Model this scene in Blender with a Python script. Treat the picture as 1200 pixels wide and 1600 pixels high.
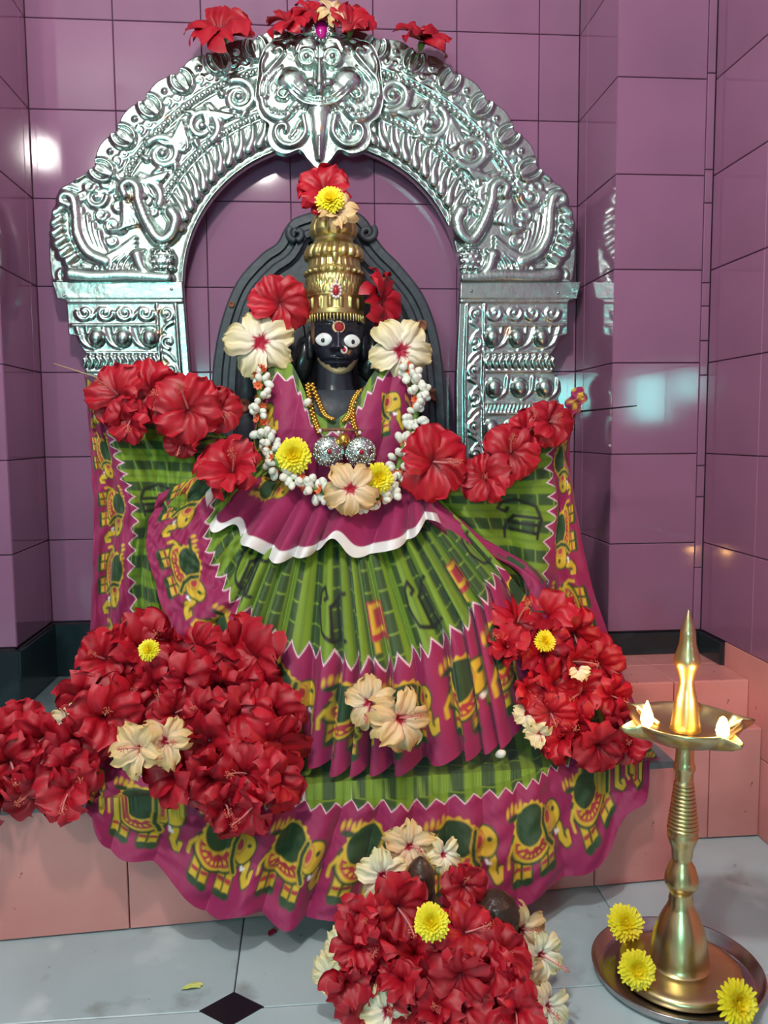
import bpy, math, random
import numpy as np
from mathutils import Vector, Matrix

random.seed(7); np.random.seed(7)
scene = bpy.context.scene
COL = scene.collection
for o in list(bpy.data.objects): bpy.data.objects.remove(o, do_unlink=True)

# ------------------------------------------------------------------ camera
EYE = np.array([0.0, 0.0, 0.81])
FPX = 1313.2                                   # focal length for a 1200x1600 frame
CR = np.array([0.996249, -0.08615875, -0.00803694])
CU = np.array([0.01611203, 0.09344223, 0.99549433])
CF = np.array([0.08501956, 0.99188972, -0.09447992])
cam_d = bpy.data.cameras.new('camera'); cam = bpy.data.objects.new('camera', cam_d); COL.objects.link(cam)
cam.matrix_world = Matrix(((CR[0], CU[0], -CF[0], EYE[0]), (CR[1], CU[1], -CF[1], EYE[1]), (CR[2], CU[2], -CF[2], EYE[2]), (0, 0, 0, 1)))
cam_d.sensor_fit = 'VERTICAL'; cam_d.sensor_height = 32.0; cam_d.lens = FPX / 1600 * 32.0
cam_d.clip_start = 0.02
scene.camera = cam

# ------------------------------------------------------------------ world, exposure
w = bpy.data.worlds.new('world'); scene.world = w; w.use_nodes = True
w.node_tree.nodes['Background'].inputs[0].default_value = (0.75, 0.8, 0.85, 1)
w.node_tree.nodes['Background'].inputs[1].default_value = 0.3
scene.view_settings.view_transform = 'Standard'
scene.view_settings.look = 'None'
scene.view_settings.exposure = 0.5
scene.view_settings.gamma = 1.0
scene.view_settings.use_curve_mapping = False
BULB_KEY = (-0.185, 0.455, 1.965); KEY_W = 360.0
BULB_FILL = (-1.02, -0.75, 2.25); FILL_W = 330.0
WINDOW_STRENGTH = 58.0

# ------------------------------------------------------------------ geometry of the view (places things at a chosen depth)
def at(px, py, Y):
    """world point on the vertical plane y=Y seen at photo position px,py (arrays allowed)"""
    px = np.asarray(px, float); py = np.asarray(py, float); Y = np.asarray(Y, float)
    a = (px - 600) / FPX; b = -(py - 800) / FPX
    d = CF + a[..., None] * CR + b[..., None] * CU
    t = Y / d[..., 1]
    return EYE + d * t[..., None]
def onz(px, py, z):
    d = CF + (px - 600) / FPX * CR - (py - 800) / FPX * CU
    return EYE + d * ((z - EYE[2]) / d[2])
def pxm(Y): return Y / FPX                      # metres per photo pixel at depth Y

# ------------------------------------------------------------------ mesh helpers
def s2l(c):
    c = np.asarray(c, float) / 255.0
    return np.where(c <= 0.04045, c / 12.92, ((c + 0.055) / 1.055) ** 2.4)
def new_mesh(name, V, F, smooth=True, colors=None):
    me = bpy.data.meshes.new(name)
    V = np.asarray(V, float).reshape(-1, 3)
    if isinstance(F, np.ndarray): F = F.tolist()
    me.from_pydata(V.tolist(), [], F)
    if smooth: me.polygons.foreach_set('use_smooth', [True] * len(me.polygons))
    if colors is not None:
        at_ = me.color_attributes.new('Col', 'FLOAT_COLOR', 'POINT')
        c4 = np.ones((len(V), 4)); c4[:, :3] = colors
        at_.data.foreach_set('color', c4.ravel())
    me.update(); return me
def link(name, me, mat=None, parent=None):
    o = bpy.data.objects.new(name, me); COL.objects.link(o)
    if mat is not None and me is not None and len(me.materials) == 0: me.materials.append(mat)
    if parent is not None: o.parent = parent
    return o
def world_off(p):
    v = np.zeros(3)
    while p is not None: v += np.array(p.location); p = p.parent
    return v
def mk(name, V, F, mat, parent=None, smooth=True, colors=None):
    """mesh given in world coordinates, stored relative to its (unrotated) parent"""
    V = np.asarray(V, float).reshape(-1, 3) - world_off(parent)
    return link(name, new_mesh(name, V, F, smooth, colors), mat, parent)
def tag(o, label, cat=None, group=None, kind=None):
    if label: o['label'] = label
    if cat: o['category'] = cat
    if group: o['group'] = group
    if kind: o['kind'] = kind
    return o
def thing(name, label, cat, loc, group=None):
    o = bpy.data.objects.new(name, None); COL.objects.link(o); o.location = tuple(float(c) for c in loc)
    o.empty_display_size = 0.02
    return tag(o, label, cat, group)
def grid_faces(n, m, wrap=False):
    """n rows x m columns of vertices"""
    i, j = np.meshgrid(np.arange(n - 1), np.arange(m if wrap else m - 1), indexing='ij')
    j2 = (j + 1) % m
    return np.stack([i * m + j, i * m + j2, (i + 1) * m + j2, (i + 1) * m + j], -1).reshape(-1, 4)
def lathe_vf(prof, n=40, cx=0, cy=0, caps=True):
    """prof: list of (r,z) bottom to top"""
    prof = np.asarray(prof, float); a = np.linspace(0, 2 * np.pi, n, endpoint=False)
    V = np.stack([cx + prof[:, 0:1] * np.cos(a), cy + prof[:, 0:1] * np.sin(a), np.repeat(prof[:, 1:2], n, 1)], -1).reshape(-1, 3)
    F = grid_faces(len(prof), n, True).tolist()
    if caps:
        F.append(list(range(n))[::-1]); F.append([(len(prof) - 1) * n + k for k in range(n)])
    return V, F
def crom(P, m):
    """Catmull-Rom through rows of P, m samples"""
    P = np.asarray(P, float); k = len(P)
    Q = np.vstack([2 * P[:1] - P[1:2], P, 2 * P[-1:] - P[-2:-1]])
    s = np.linspace(0, k - 1 - 1e-9, m); i = s.astype(int); t = (s - i)[(...,) + (None,) * (P.ndim - 1)]
    p0, p1, p2, p3 = Q[i], Q[i + 1], Q[i + 2], Q[i + 3]
    return 0.5 * (2 * p1 + (p2 - p0) * t + (2 * p0 - 5 * p1 + 4 * p2 - p3) * t ** 2 + (3 * p1 - p0 - 3 * p2 + p3) * t ** 3)
def tube_vf(path, rad, n=10, caps=True):
    P = np.asarray(path, float); m = len(P); R = np.broadcast_to(np.asarray(rad, float), (m,))
    T = np.gradient(P, axis=0); T /= np.linalg.norm(T, axis=1, keepdims=True) + 1e-12
    ref = np.array([0.31, 0.17, 0.94]) if abs(T[0] @ np.array([0.31, .17, .94])) < 0.9 else np.array([1.0, 0, 0])
    A = np.cross(T, ref); A /= np.linalg.norm(A, axis=1, keepdims=True) + 1e-12
    B = np.cross(T, A); a = np.linspace(0, 2 * np.pi, n, endpoint=False)
    V = P[:, None] + R[:, None, None] * (np.cos(a)[None, :, None] * A[:, None] + np.sin(a)[None, :, None] * B[:, None])
    F = grid_faces(m, n, True).tolist()
    if caps: F.append(list(range(n))[::-1]); F.append([(m - 1) * n + k for k in range(n)])
    return V.reshape(-1, 3), F
def ball_vf(c, r, n=10, m=7):
    r = np.broadcast_to(np.asarray(r, float), (3,))
    ph = np.linspace(0.02, np.pi - 0.02, m); a = np.linspace(0, 2 * np.pi, n, endpoint=False)
    V = np.stack([np.sin(ph)[:, None] * np.cos(a), np.sin(ph)[:, None] * np.sin(a), np.repeat(np.cos(ph)[:, None], n, 1)], -1)
    F = grid_faces(m, n, True).tolist(); F.append(list(range(n))); F.append([(m - 1) * n + k for k in range(n)][::-1])
    return np.asarray(c) + V.reshape(-1, 3) * r, [f[::-1] for f in F]
def box_vf(c, h):
    c = np.asarray(c, float); h = np.asarray(h, float)
    V = np.array([[x, y, z] for x in (-1, 1) for y in (-1, 1) for z in (-1, 1)]) * h + c
    return V, [[0, 1, 3, 2], [4, 6, 7, 5], [0, 4, 5, 1], [2, 3, 7, 6], [0, 2, 6, 4], [1, 5, 7, 3]]
def merge(parts):
    V, F, k = [], [], 0
    for v, f in parts:
        V.append(v); F += [[i + k for i in q] for q in f]; k += len(v)
    return np.vstack(V), F
def prism_vf(poly, z0, z1):
    n = len(poly)
    V = [(x, y, z0) for x, y in poly] + [(x, y, z1) for x, y in poly]
    F = [list(range(n))[::-1], list(range(n, 2 * n))] + [[i, (i + 1) % n, n + (i + 1) % n, n + i] for i in range(n)]
    return np.array(V, float), F
def vnoise(X, Y, seed=0):
    """cheap smooth noise on arrays"""
    r = np.random.RandomState(seed); out = 0
    for k in range(6):
        a, b, c = r.uniform(-1, 1, 3); f = 1.0 + 0.7 * k
        out = out + np.sin(f * (a * X + b * Y) * 3.1 + 6.28 * c) / (1 + 0.5 * k)
    return out / 3.0

# ------------------------------------------------------------------ materials
def mat(name, col, rough=0.5, metal=0.0, spec=0.5, coat=0.0, vcol=False, sss=0.0, sheen=0.0, noise=None, bump=None, rnd=0.0, emis=None, trans=0.0):
    m = bpy.data.materials.new(name); m.use_nodes = True; nt = m.node_tree; b = nt.nodes['Principled BSDF']
    c = tuple(s2l(col)) + (1,)
    b.inputs['Base Color'].default_value = c; b.inputs['Roughness'].default_value = rough; b.inputs['Metallic'].default_value = metal
    b.inputs['Specular IOR Level'].default_value = spec; b.inputs['Coat Weight'].default_value = coat; b.inputs['Coat Roughness'].default_value = 0.06
    b.inputs['Sheen Weight'].default_value = sheen; b.inputs['Transmission Weight'].default_value = trans
    if sss: b.inputs['Subsurface Weight'].default_value = sss; b.inputs['Subsurface Radius'].default_value = (0.01, 0.004, 0.003); b.inputs['Subsurface Scale'].default_value = 0.5
    src = None
    if vcol:
        a = nt.nodes.new('ShaderNodeAttribute'); a.attribute_name = 'Col'; src = a.outputs['Color']
    tc = nt.nodes.new('ShaderNodeTexCoord')
    def mixc(src, colr, fac):
        mx = nt.nodes.new('ShaderNodeMix'); mx.data_type = 'RGBA'
        if src is None: mx.inputs[6].default_value = c
        else: nt.links.new(src, mx.inputs[6])
        if isinstance(colr, tuple): mx.inputs[7].default_value = colr
        else: nt.links.new(colr, mx.inputs[7])
        nt.links.new(fac, mx.inputs[0]); return mx.outputs[2]
    if noise:                                   # (scale, colour, low, high)
        for scl, c2, lo, hi in ([noise] if not isinstance(noise, list) else noise):
            n = nt.nodes.new('ShaderNodeTexNoise'); n.inputs['Scale'].default_value = scl; n.inputs['Detail'].default_value = 5
            nt.links.new(tc.outputs['Object'], n.inputs['Vector'])
            r = nt.nodes.new('ShaderNodeMapRange'); r.inputs[1].default_value = lo; r.inputs[2].default_value = hi
            nt.links.new(n.outputs['Fac'], r.inputs[0])
            src = mixc(src, tuple(s2l(c2)) + (1,), r.outputs[0])
    if rnd:
        oi = nt.nodes.new('ShaderNodeObjectInfo'); hs = nt.nodes.new('ShaderNodeHueSaturation')
        mr = nt.nodes.new('ShaderNodeMapRange'); mr.inputs[3].default_value = 1 - rnd; mr.inputs[4].default_value = 1 + rnd
        nt.links.new(oi.outputs['Random'], mr.inputs[0]); nt.links.new(mr.outputs[0], hs.inputs['Value'])
        if src is None: hs.inputs['Color'].default_value = c
        else: nt.links.new(src, hs.inputs['Color'])
        src = hs.outputs[0]
    if src is not None: nt.links.new(src, b.inputs['Base Color'])
    if bump:                                    # (scale, strength)
        n = nt.nodes.new('ShaderNodeTexNoise'); n.inputs['Scale'].default_value = bump[0]; n.inputs['Detail'].default_value = 3
        nt.links.new(tc.outputs['Object'], n.inputs['Vector'])
        bp = nt.nodes.new('ShaderNodeBump'); bp.inputs['Strength'].default_value = bump[1]; bp.inputs['Distance'].default_value = 0.01
        nt.links.new(n.outputs['Fac'], bp.inputs['Height']); nt.links.new(bp.outputs[0], b.inputs['Normal'])
    if emis: b.inputs['Emission Color'].default_value = tuple(s2l(emis[0])) + (1,); b.inputs['Emission Strength'].default_value = emis[1]
    return m
M = {}
M['tile'] = mat('mauve_glazed_tile', (150, 101, 134), 0.08, coat=0.3, noise=(3, (140, 95, 126), 0.4, 0.7), rnd=0.04, bump=(5, 0.02))
M['grout'] = mat('dark_grout', (58, 36, 52), 0.85)
M['salmon'] = mat('salmon_tile', (222, 148, 144), 0.32, noise=[(4, (208, 132, 128), 0.4, 0.7), (45, (120, 66, 62), 0.70, 0.78)], rnd=0.03)
M['base'] = mat('black_baseboard_tile', (26, 38, 44), 0.22, noise=(8, (48, 66, 72), 0.5, 0.75))
M['stone_top'] = mat('grey_stone_top', (120, 136, 140), 0.35, noise=(9, (96, 110, 116), 0.4, 0.65))
M['marble'] = mat('grey_marble', (194, 212, 218), 0.28, noise=[(2.2, (166, 186, 192), 0.35, 0.65), (7, (214, 226, 230), 0.55, 0.75), (9, (128, 134, 132), 0.62, 0.76), (40, (96, 92, 88), 0.70, 0.80)], rnd=0.02)
M['inlay'] = mat('black_inlay', (24, 22, 34), 0.3)
M['paint'] = mat('cream_paint', (160, 146, 152), 0.7)
M['ceil'] = mat('white_ceiling', (186, 188, 190), 0.8)
M['silver'] = mat('beaten_silver', (232, 238, 234), 0.27, metal=1.0, vcol=True, bump=(38, 0.22))
M['silver_plain'] = mat('plain_silver', (206, 220, 214), 0.25, metal=1.0)
M['wood'] = mat('dark_backing', (70, 50, 40), 0.6)
M['stone'] = mat('black_stone', (50, 55, 64), 0.5, noise=(60, (64, 70, 78), 0.4, 0.75), bump=(90, 0.12))
M['head'] = mat('oiled_black_stone', (26, 28, 40), 0.24, vcol=True, bump=(60, 0.04))
M['brass'] = mat('old_brass', (206, 190, 128), 0.42, metal=1.0, noise=(30, (160, 142, 90), 0.5, 0.8))
M['lamp_brass'] = mat('lamp_brass', (214, 198, 150), 0.30, metal=1.0, noise=(14, (190, 170, 118), 0.45, 0.75))
M['gold'] = mat('gold', (224, 178, 84), 0.3, metal=1.0)
M['steel'] = mat('steel', (180, 176, 176), 0.22, metal=1.0)
M['ruby'] = mat('ruby', (176, 18, 40), 0.1, coat=0.6)
M['pink_gem'] = mat('pink_gem', (196, 20, 140), 0.08, coat=0.8)
M['white_gem'] = mat('white_gem', (236, 220, 226), 0.15, coat=0.5)
M['cloth'] = mat('printed_cotton', (150, 30, 90), 0.62, vcol=True, sheen=0.15, bump=(500, 0.05))
M['red'] = mat('red_petal', (206, 22, 40), 0.48, vcol=True, rnd=0.15)
M['cream'] = mat('cream_petal', (240, 214, 160), 0.55, vcol=True, rnd=0.06)
M['stamen'] = mat('pink_stamen', (232, 140, 144), 0.5)
M['anther'] = mat('orange_anther', (222, 120, 96), 0.6)
M['calyx'] = mat('green_calyx', (92, 128, 46), 0.55)
M['yellow'] = mat('yellow_petal', (250, 226, 20), 0.5, vcol=True)
M['bud'] = mat('white_bud', (238, 238, 226), 0.5)
M['orange'] = mat('orange_flower', (232, 112, 66), 0.55)
M['eye'] = mat('white_enamel', (226, 228, 230), 0.2)
M['dark'] = mat('black_paint', (14, 14, 18), 0.35)
M['kumkum'] = mat('red_kumkum', (150, 16, 28), 0.7)
M['sandal'] = mat('sandal_paste', (222, 190, 150), 0.8)
M['orange_paste'] = mat('orange_paste', (150, 92, 66), 0.85, noise=(120, (84, 60, 54), 0.4, 0.7))
M['brown_stone'] = mat('oily_brown_stone', (58, 42, 36), 0.35, noise=(30, (84, 62, 50), 0.45, 0.7), bump=(45, 0.5))
M['straw'] = mat('straw', (176, 140, 116), 0.6)
M['flame'] = mat('flame', (255, 190, 90), 0.5, emis=((255, 196, 92), 14.0))
M['daylight'] = mat('daylight_pane', (150, 236, 232), 0.3, emis=((140, 244, 238), WINDOW_STRENGTH))

# ------------------------------------------------------------------ lamps of the room (real bulbs, the first mirrored in the glazed tiles)
def bulb(loc, power, label):
    t = thing('ceiling_bulb', label, 'bulb', (loc[0], loc[1], 2.7), 'bulbs hanging from the ceiling')
    V, F = lathe_vf([(0.035, 2.7), (0.035, 2.68), (0.006, 2.675), (0.006, loc[2] + 0.12), (0.02, loc[2] + 0.11), (0.02, loc[2] + 0.062)], 16, loc[0], loc[1])
    mk('holder', V, F, M['dark'], t)
    V, F = ball_vf(loc, (0.05, 0.05, 0.062), 20, 14)
    mk('glass_bulb', V, F, mat('lit_bulb', (255, 255, 255), 0.4, emis=((255, 249, 242), power)), t)
    return t
def bulb_pair():
    for loc, p, lab in ((BULB_KEY, KEY_W, 'bare bulb hanging above and in front of the altar'), (BULB_FILL, FILL_W, 'bare bulb hanging behind the viewer on the left')):
        bulb(loc, p, lab)
bulb_pair()

# ------------------------------------------------------------------ the room
WALL_Y = 2.073; XL = -0.6345; XR = 0.6602; YL = 1.827; YR = 1.811; XW = 0.877; XRC = 0.858
ZT = 0.223; ZR = 0.305; ZB = 0.352; CEIL = 2.7
ROWS = [1.757 - 0.2 * j for j in range(7, -5, -1)]; ROWS = [z for z in ROWS if z < CEIL]
_tc = {}
def tile_mesh(wd, h, m, t=0.006):
    k = (round(wd, 4), round(h, 4), m.name)
    if k not in _tc:
        g = 0.0009; c = 0.0013; a, b = wd / 2 - g, h / 2 - g
        V = [(-a, -b, 0), (a, -b, 0), (a, b, 0), (-a, b, 0), (-a, -b, t - c), (a, -b, t - c), (a, b, t - c), (-a, b, t - c),
             (-a + c, -b + c, t), (a - c, -b + c, t), (a - c, b - c, t), (-a + c, b - c, t)]
        F = [[8, 9, 10, 11]]
        for i in range(4):
            j = (i + 1) % 4; F += [[i, j, 4 + j, 4 + i], [4 + i, 4 + j, 8 + j, 8 + i]]
        me = new_mesh('tile', V, F, False); me.materials.append(m); _tc[k] = me
    return _tc[k]
def tile_field(parent, org, u, v, us, vs, m, name='tile', t=0.006):
    """tiles on the plane through org spanned by u,v; cut positions us,vs measured along u,v"""
    org, u, v = Vector(org), Vector(u).normalized(), Vector(v).normalized(); n = u.cross(v)
    for i in range(len(us) - 1):
        for j in range(len(vs) - 1):
            wd, h = us[i + 1] - us[i], vs[j + 1] - vs[j]
            o = link(name, tile_mesh(wd, h, m, t), None, parent)
            c = org + u * ((us[i] + us[i + 1]) / 2) + v * ((vs[j] + vs[j + 1]) / 2)
            mw = Matrix(((u.x, v.x, n.x, c.x), (u.y, v.y, n.y, c.y), (u.z, v.z, n.z, c.z), (0, 0, 0, 1)))
            o.matrix_local = Matrix.Translation(-Vector(parent.location)) @ mw
def struct(name, vf, m):
    o = mk(name, vf[0], vf[1], m, None, False); o['kind'] = 'structure'; return o
def slab(x0, x1, y0, y1, z0, z1): return box_vf(((x0 + x1) / 2, (y0 + y1) / 2, (z0 + z1) / 2), ((x1 - x0) / 2, (y1 - y0) / 2, (z1 - z0) / 2))
T = 0.006
wb = struct('wall_back', slab(XL - 0.02, XR + 0.02, WALL_Y + T, WALL_Y + 0.12, 0, CEIL), M['grout'])
tile_field(wb, (0, WALL_Y + T, 0), (1, 0, 0), (0, 0, 1), [XL] + [-0.439 + 0.2 * i for i in range(6)] + [XR], ROWS, M['tile'])
wl = struct('wall_left_column', slab(-2.2, XL - T, YL + T, WALL_Y + 0.12, 0, CEIL), M['grout'])
tile_field(wl, (XL - T, 0, 0), (0, 1, 0), (0, 0, 1), [YL, 2.027, WALL_Y], ROWS, M['tile'])
tile_field(wl, (0, YL + T, 0), (1, 0, 0), (0, 0, 1), [XL - 0.2 * i for i in range(5, -1, -1)], ROWS, M['tile'])
wr = struct('wall_right_column', slab(XR + T, XW + 0.1, YR + T, WALL_Y + 0.12, 0, CEIL), M['grout'])
tile_field(wr, (XR + T, 0, 0), (0, -1, 0), (0, 0, 1), [-WALL_Y, -2.011, -YR], ROWS, M['tile'])
tile_field(wr, (0, YR + T, 0), (1, 0, 0), (0, 0, 1), [XR, XRC], ROWS, M['tile'])
tile_field(wr, (0, YR + T, 0), (1, 0, 0), (0, 0, 1), [XRC, XW], [0.357, 0.50, 0.66, 0.73, 0.93, 1.005, 1.08, 1.13, 1.30, 1.37, 1.57, 1.77, 1.85, 2.05, 2.2, 2.4, 2.6], M['tile'])
ws = struct('wall_right', slab(XW + T, XW + 0.12, -2.2, WALL_Y + 0.1, 0, CEIL), M['grout'])
tile_field(ws, (XW + T, 0, 0), (0, -1, 0), (0, 0, 1), [-YR] + [-1.79 + 0.2 * i for i in range(1, 8)], ROWS, M['tile'])
tile_field(ws, (XW + T, 0, 0), (0, -1, 0), (0, 0, 1), [-1.70, -1.50, -1.30, -1.10, -0.9, -0.7], [0.0, 0.16, 0.357], M['salmon'])
plain = mk('plaster', *slab(XW + T - 0.004, XW + T + 0.01, -2.2, 0.39, 0, CEIL), M['paint'], ws, False)
wl2 = struct('wall_left', slab(-2.3, -2.2, -2.2, YL + 0.1, 0, CEIL), M['paint'])
rear_parts = []
# the daylit window behind the viewer, seen twice mirrored in the corner of the right column
def mirrored(px, py):
    d = CF + (px - 600) / FPX * CR - (py - 800) / FPX * CU; d = d / d[1]; L = 2 * YR + 2.2
    return 2 * XW - d[0] * L, EYE[2] + d[2] * L
(pa1, pz1), (pa0, pz0) = mirrored(986, 586), mirrored(1044, 656); (pb1, qz1), (pb0, qz0) = mirrored(1058, 580), mirrored(1096, 624)
WX0, WX1, WZ0, WZ1 = pb0 - 0.05, pa1 + 0.05, pz0 - 0.05, qz1 + 0.05
for a in ((-2.3, WX0, 0, CEIL), (WX1, XW + 0.12, 0, CEIL), (WX0, WX1, 0, WZ0), (WX0, WX1, WZ1, CEIL)):
    rear_parts.append(slab(a[0], a[1], -2.32, -2.2, a[2], a[3]))
struct('wall_rear', merge(rear_parts), M['paint'])
ce = struct('ceiling', slab(-2.3, XW + 0.12, -2.32, WALL_Y + 0.12, CEIL, CEIL + 0.1), M['ceil'])
win = struct('window_1', merge([slab(WX0, pb0, -2.27, -2.19, WZ0, WZ1), slab(pa1, WX1, -2.27, -2.19, WZ0, WZ1), slab(pb1, pa0, -2.27, -2.19, WZ0, WZ1), slab(pb0, pb1, -2.27, -2.19, WZ0, qz0), slab(pb0, pb1, -2.27, -2.19, qz1, WZ1),
     slab(pa0, pa1, -2.27, -2.19, WZ0, pz0), slab(pa0, pa1, -2.27, -2.19, pz1, WZ1)]), M['wood'])
for x0, x1, z0, z1 in ((pa0, pa1, pz0, pz1), (pb0, pb1, qz0, qz1)): mk('pane', *slab(x0, x1, -2.25, -2.24, z0, z1), M['daylight'], win, False)

# baseboards
bb = struct('baseboard_left', merge([slab(XL - 1.0, XL, YL - 0.002, YL + 0.02, ZT, ZB), slab(XL - 0.01, XL + 0.002, YL, WALL_Y, ZT, ZB)]), M['grout'])
tile_field(bb, (0, YL - 0.002, 0), (1, 0, 0), (0, 0, 1), [XL - 0.62, XL - 0.42, XL - 0.22, XL + 0.008], [ZT, ZB], M['base'], 'baseboard_tile', 0.01)
tile_field(bb, (XL + 0.002, 0, 0), (0, 1, 0), (0, 0, 1), [YL - 0.012, WALL_Y], [ZT, ZB], M['base'], 'baseboard_tile', 0.008)
bk = struct('baseboard_back', slab(XL, XR, WALL_Y - 0.002, WALL_Y + 0.01, ZT, ZB), M['grout'])
tile_field(bk, (0, WALL_Y - 0.002, 0), (1, 0, 0), (0, 0, 1), [XL, -0.439, -0.239, -0.039, 0.161, 0.361, 0.561, XR], [ZT, ZB], M['base'], 'baseboard_tile', 0.008)
br = struct('baseboard_right', merge([slab(XR, XW, YR - 0.002, YR + 0.01, ZT, ZB), slab(XW - 0.002, XW + 0.01, 1.70, YR, ZT, ZB), slab(XR - 0.002, XR + 0.01, YR, WALL_Y, ZT, ZB)]), M['grout'])
tile_field(br, (0, YR - 0.002, 0), (1, 0, 0), (0, 0, 1), [XR - 0.008, XRC + .01, XW], [ZR, ZB + 0.004], M['base'], 'baseboard_tile', 0.008)
tile_field(br, (XW - 0.002, 0, 0), (0, -1, 0), (0, 0, 1), [-YR, -1.70], [ZR, ZB + 0.004], M['base'], 'baseboard_tile', 0.008)
tile_field(br, (XR - 0.002, 0, 0), (0, -1, 0), (0, 0, 1), [-WALL_Y, -YR], [ZT, ZB], M['base'], 'baseboard_tile', 0.008)

# the platform: salmon tiled front, a set-back part on the right with a low ledge
FA = np.array([-1.2, 1.283]); FB = np.array([0.635, 1.398]); fd = (FB - FA) / np.linalg.norm(FB - FA); FL = np.linalg.norm(FB - FA)
RY = 1.54
pf = struct('platform', prism_vf([tuple(FA + [0, .007]), tuple(FB + [-.006, .007]), (FB[0] - .006, RY + .006), (XW, RY + .006), (XW, WALL_Y + .05), (-1.2, WALL_Y + .05)], 0, ZT - 0.006), M['grout'])
j0 = (-0.309 - FA[0]) / fd[0]
cuts = sorted([j0 + 0.4 * k for k in (-1, 0, 1)] + [(0.489 - FA[0]) / fd[0], FL])
tile_field(pf, (FA[0] + fd[1] * -0.007, FA[1] + 0.007, 0), (fd[0], fd[1], 0), (0, 0, 1), [0.05] + cuts, [0.002, ZT], M['salmon'], 'tile', 0.007)
tile_field(pf, (FB[0] - .006, 0, 0), (0, 1, 0), (0, 0, 1), [FB[1], RY], [0.002, ZT], M['salmon'])
tile_field(pf, (0, RY + .006, 0), (1, 0, 0), (0, 0, 1), [0.629, 0.772, XW], [0.002, ZT], M['salmon'])
top_pts = [tuple(FA), tuple(FB), (FB[0], RY + 0.02), (XW, RY + 0.02), (XW, WALL_Y), (-1.2, WALL_Y)]
V, F = prism_vf(top_pts, ZT - 0.012, ZT); mk('top_slab', V, F, M['stone_top'], pf, False)
lg = struct('platform_ledge', slab(0.52, XW, 1.60, WALL_Y, ZT, ZR - 0.006), M['grout'])
tile_field(lg, (0, 1.60, 0), (1, 0, 0), (0, 0, 1), [0.52, 0.72, XW], [ZT, ZR], M['salmon'])
tile_field(lg, (0, 0, ZR - 0.006), (1, 0, 0), (0, 1, 0), [0.52, 0.72, XW], [1.597, 1.72, YR], M['salmon'])

tile_field(lg, (0, 0, ZT - 0.0055), (1, 0, 0), (0, 1, 0), [0.645, 0.772, XW], [RY, 1.60], M['salmon'])

# the floor: grey marble slabs with a black diamond at a corner
fl = struct('floor', slab(-2.3, XW + 0.1, -2.32, WALL_Y + 0.1, -0.1, -0.006), M['grout'])
dc_ = onz(362, 1577, 0)
dx, dy = float(dc_[0]), float(dc_[1])
tile_field(fl, (0, 0, -0.006), (1, 0, 0), (0, 1, 0), [dx - 1.24, dx - 0.62, dx, dx + 0.62, XW + .1], [dy - 1.86, dy - 1.24, dy - 0.62, dy, dy + 0.62], M['marble'], 'floor_slab')
V, F = prism_vf([(dx - 0.045, dy), (dx, dy - 0.036), (dx + 0.045, dy), (dx, dy + 0.036)], -0.002, 0.0012); mk('inlay', V, F, M['inlay'], fl, False)

# ------------------------------------------------------------------ beaten silver arch
AY = 2.0; AM = pxm(AY)
class Raster:
    def __init__(s, x0, y0, w_, h_): s.x0, s.y0, s.H = x0, y0, np.zeros((int(h_ * 1.5), int(w_ * 1.5)))
    def stamp(s, x, y, r, h, ry=None):
        ry = ry or r; K = 1.5
        x = (x - s.x0) * K; y = (y - s.y0) * K; r = r * K; ry = ry * K
        i0, i1 = max(0, int(y - ry)), min(s.H.shape[0], int(y + ry) + 2); j0, j1 = max(0, int(x - r)), min(s.H.shape[1], int(x + r) + 2)
        if i0 >= i1 or j0 >= j1: return
        yy, xx = np.mgrid[i0:i1, j0:j1]; d = ((xx - x) / r) ** 2 + ((yy - y) / ry) ** 2
        s.H[i0:i1, j0:j1] = np.maximum(s.H[i0:i1, j0:j1], h * np.sqrt(np.clip(1 - d, 0, 1)))
    def stroke(s, pts, r0, r1=None, h=None, smooth=True):
        r1 = r0 if r1 is None else r1; pts = np.asarray(pts, float)
        L = np.linalg.norm(np.diff(pts, axis=0), axis=1).sum(); n = max(4, int(L / max(0.8, min(r0, r1) * 0.4)))
        P = crom(pts, n) if smooth and len(pts) > 2 else np.stack([np.interp(np.linspace(0, len(pts) - 1, n), np.arange(len(pts)), pts[:, k]) for k in (0, 1)], -1)
        for k in range(n):
            f = k / (n - 1); r = r0 + (r1 - r0) * f; s.stamp(P[k, 0], P[k, 1], r, (h if h else r * 0.8) * (0.6 + 0.4 * r / max(r0, r1)))
    def spiral(s, cx, cy, R, a0, turns=1.25, sgn=1, r0=5.0, r1=2.5, boss=True):
        a = np.linspace(0, turns * 2 * np.pi, 40); rr = R * (1 - 0.82 * a / a[-1])
        s.stroke(np.stack([cx + rr * np.cos(a0 + sgn * a), cy + rr * np.sin(a0 + sgn * a)], -1), r0, r1)
        if boss: s.stamp(cx, cy, R * 0.3, R * 0.28)
    def sample(s, px, py):
        x = np.clip((px - s.x0) * 1.5, 0, s.H.shape[1] - 1.001); y = np.clip((py - s.y0) * 1.5, 0, s.H.shape[0] - 1.001)
        i, j = y.astype(int), x.astype(int); fy, fx = y - i, x - j; H = s.H
        return (H[i, j] * (1 - fx) + H[i, j + 1] * fx) * (1 - fy) + (H[i + 1, j] * (1 - fx) + H[i + 1, j + 1] * fx) * fy
    def soften(s):
        H = s.H
        for _ in range(3):
            H = (H + np.roll(H, 1, 0) + np.roll(H, -1, 0) + np.roll(H, 1, 1) + np.roll(H, -1, 1)) / 5
        s.H = H
ACX, ACY = 493.0, 441.0
def rin(t): return 207 + 19 * (0.5 + 0.5 * np.cos(t))          # t=0 right, pi left
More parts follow.
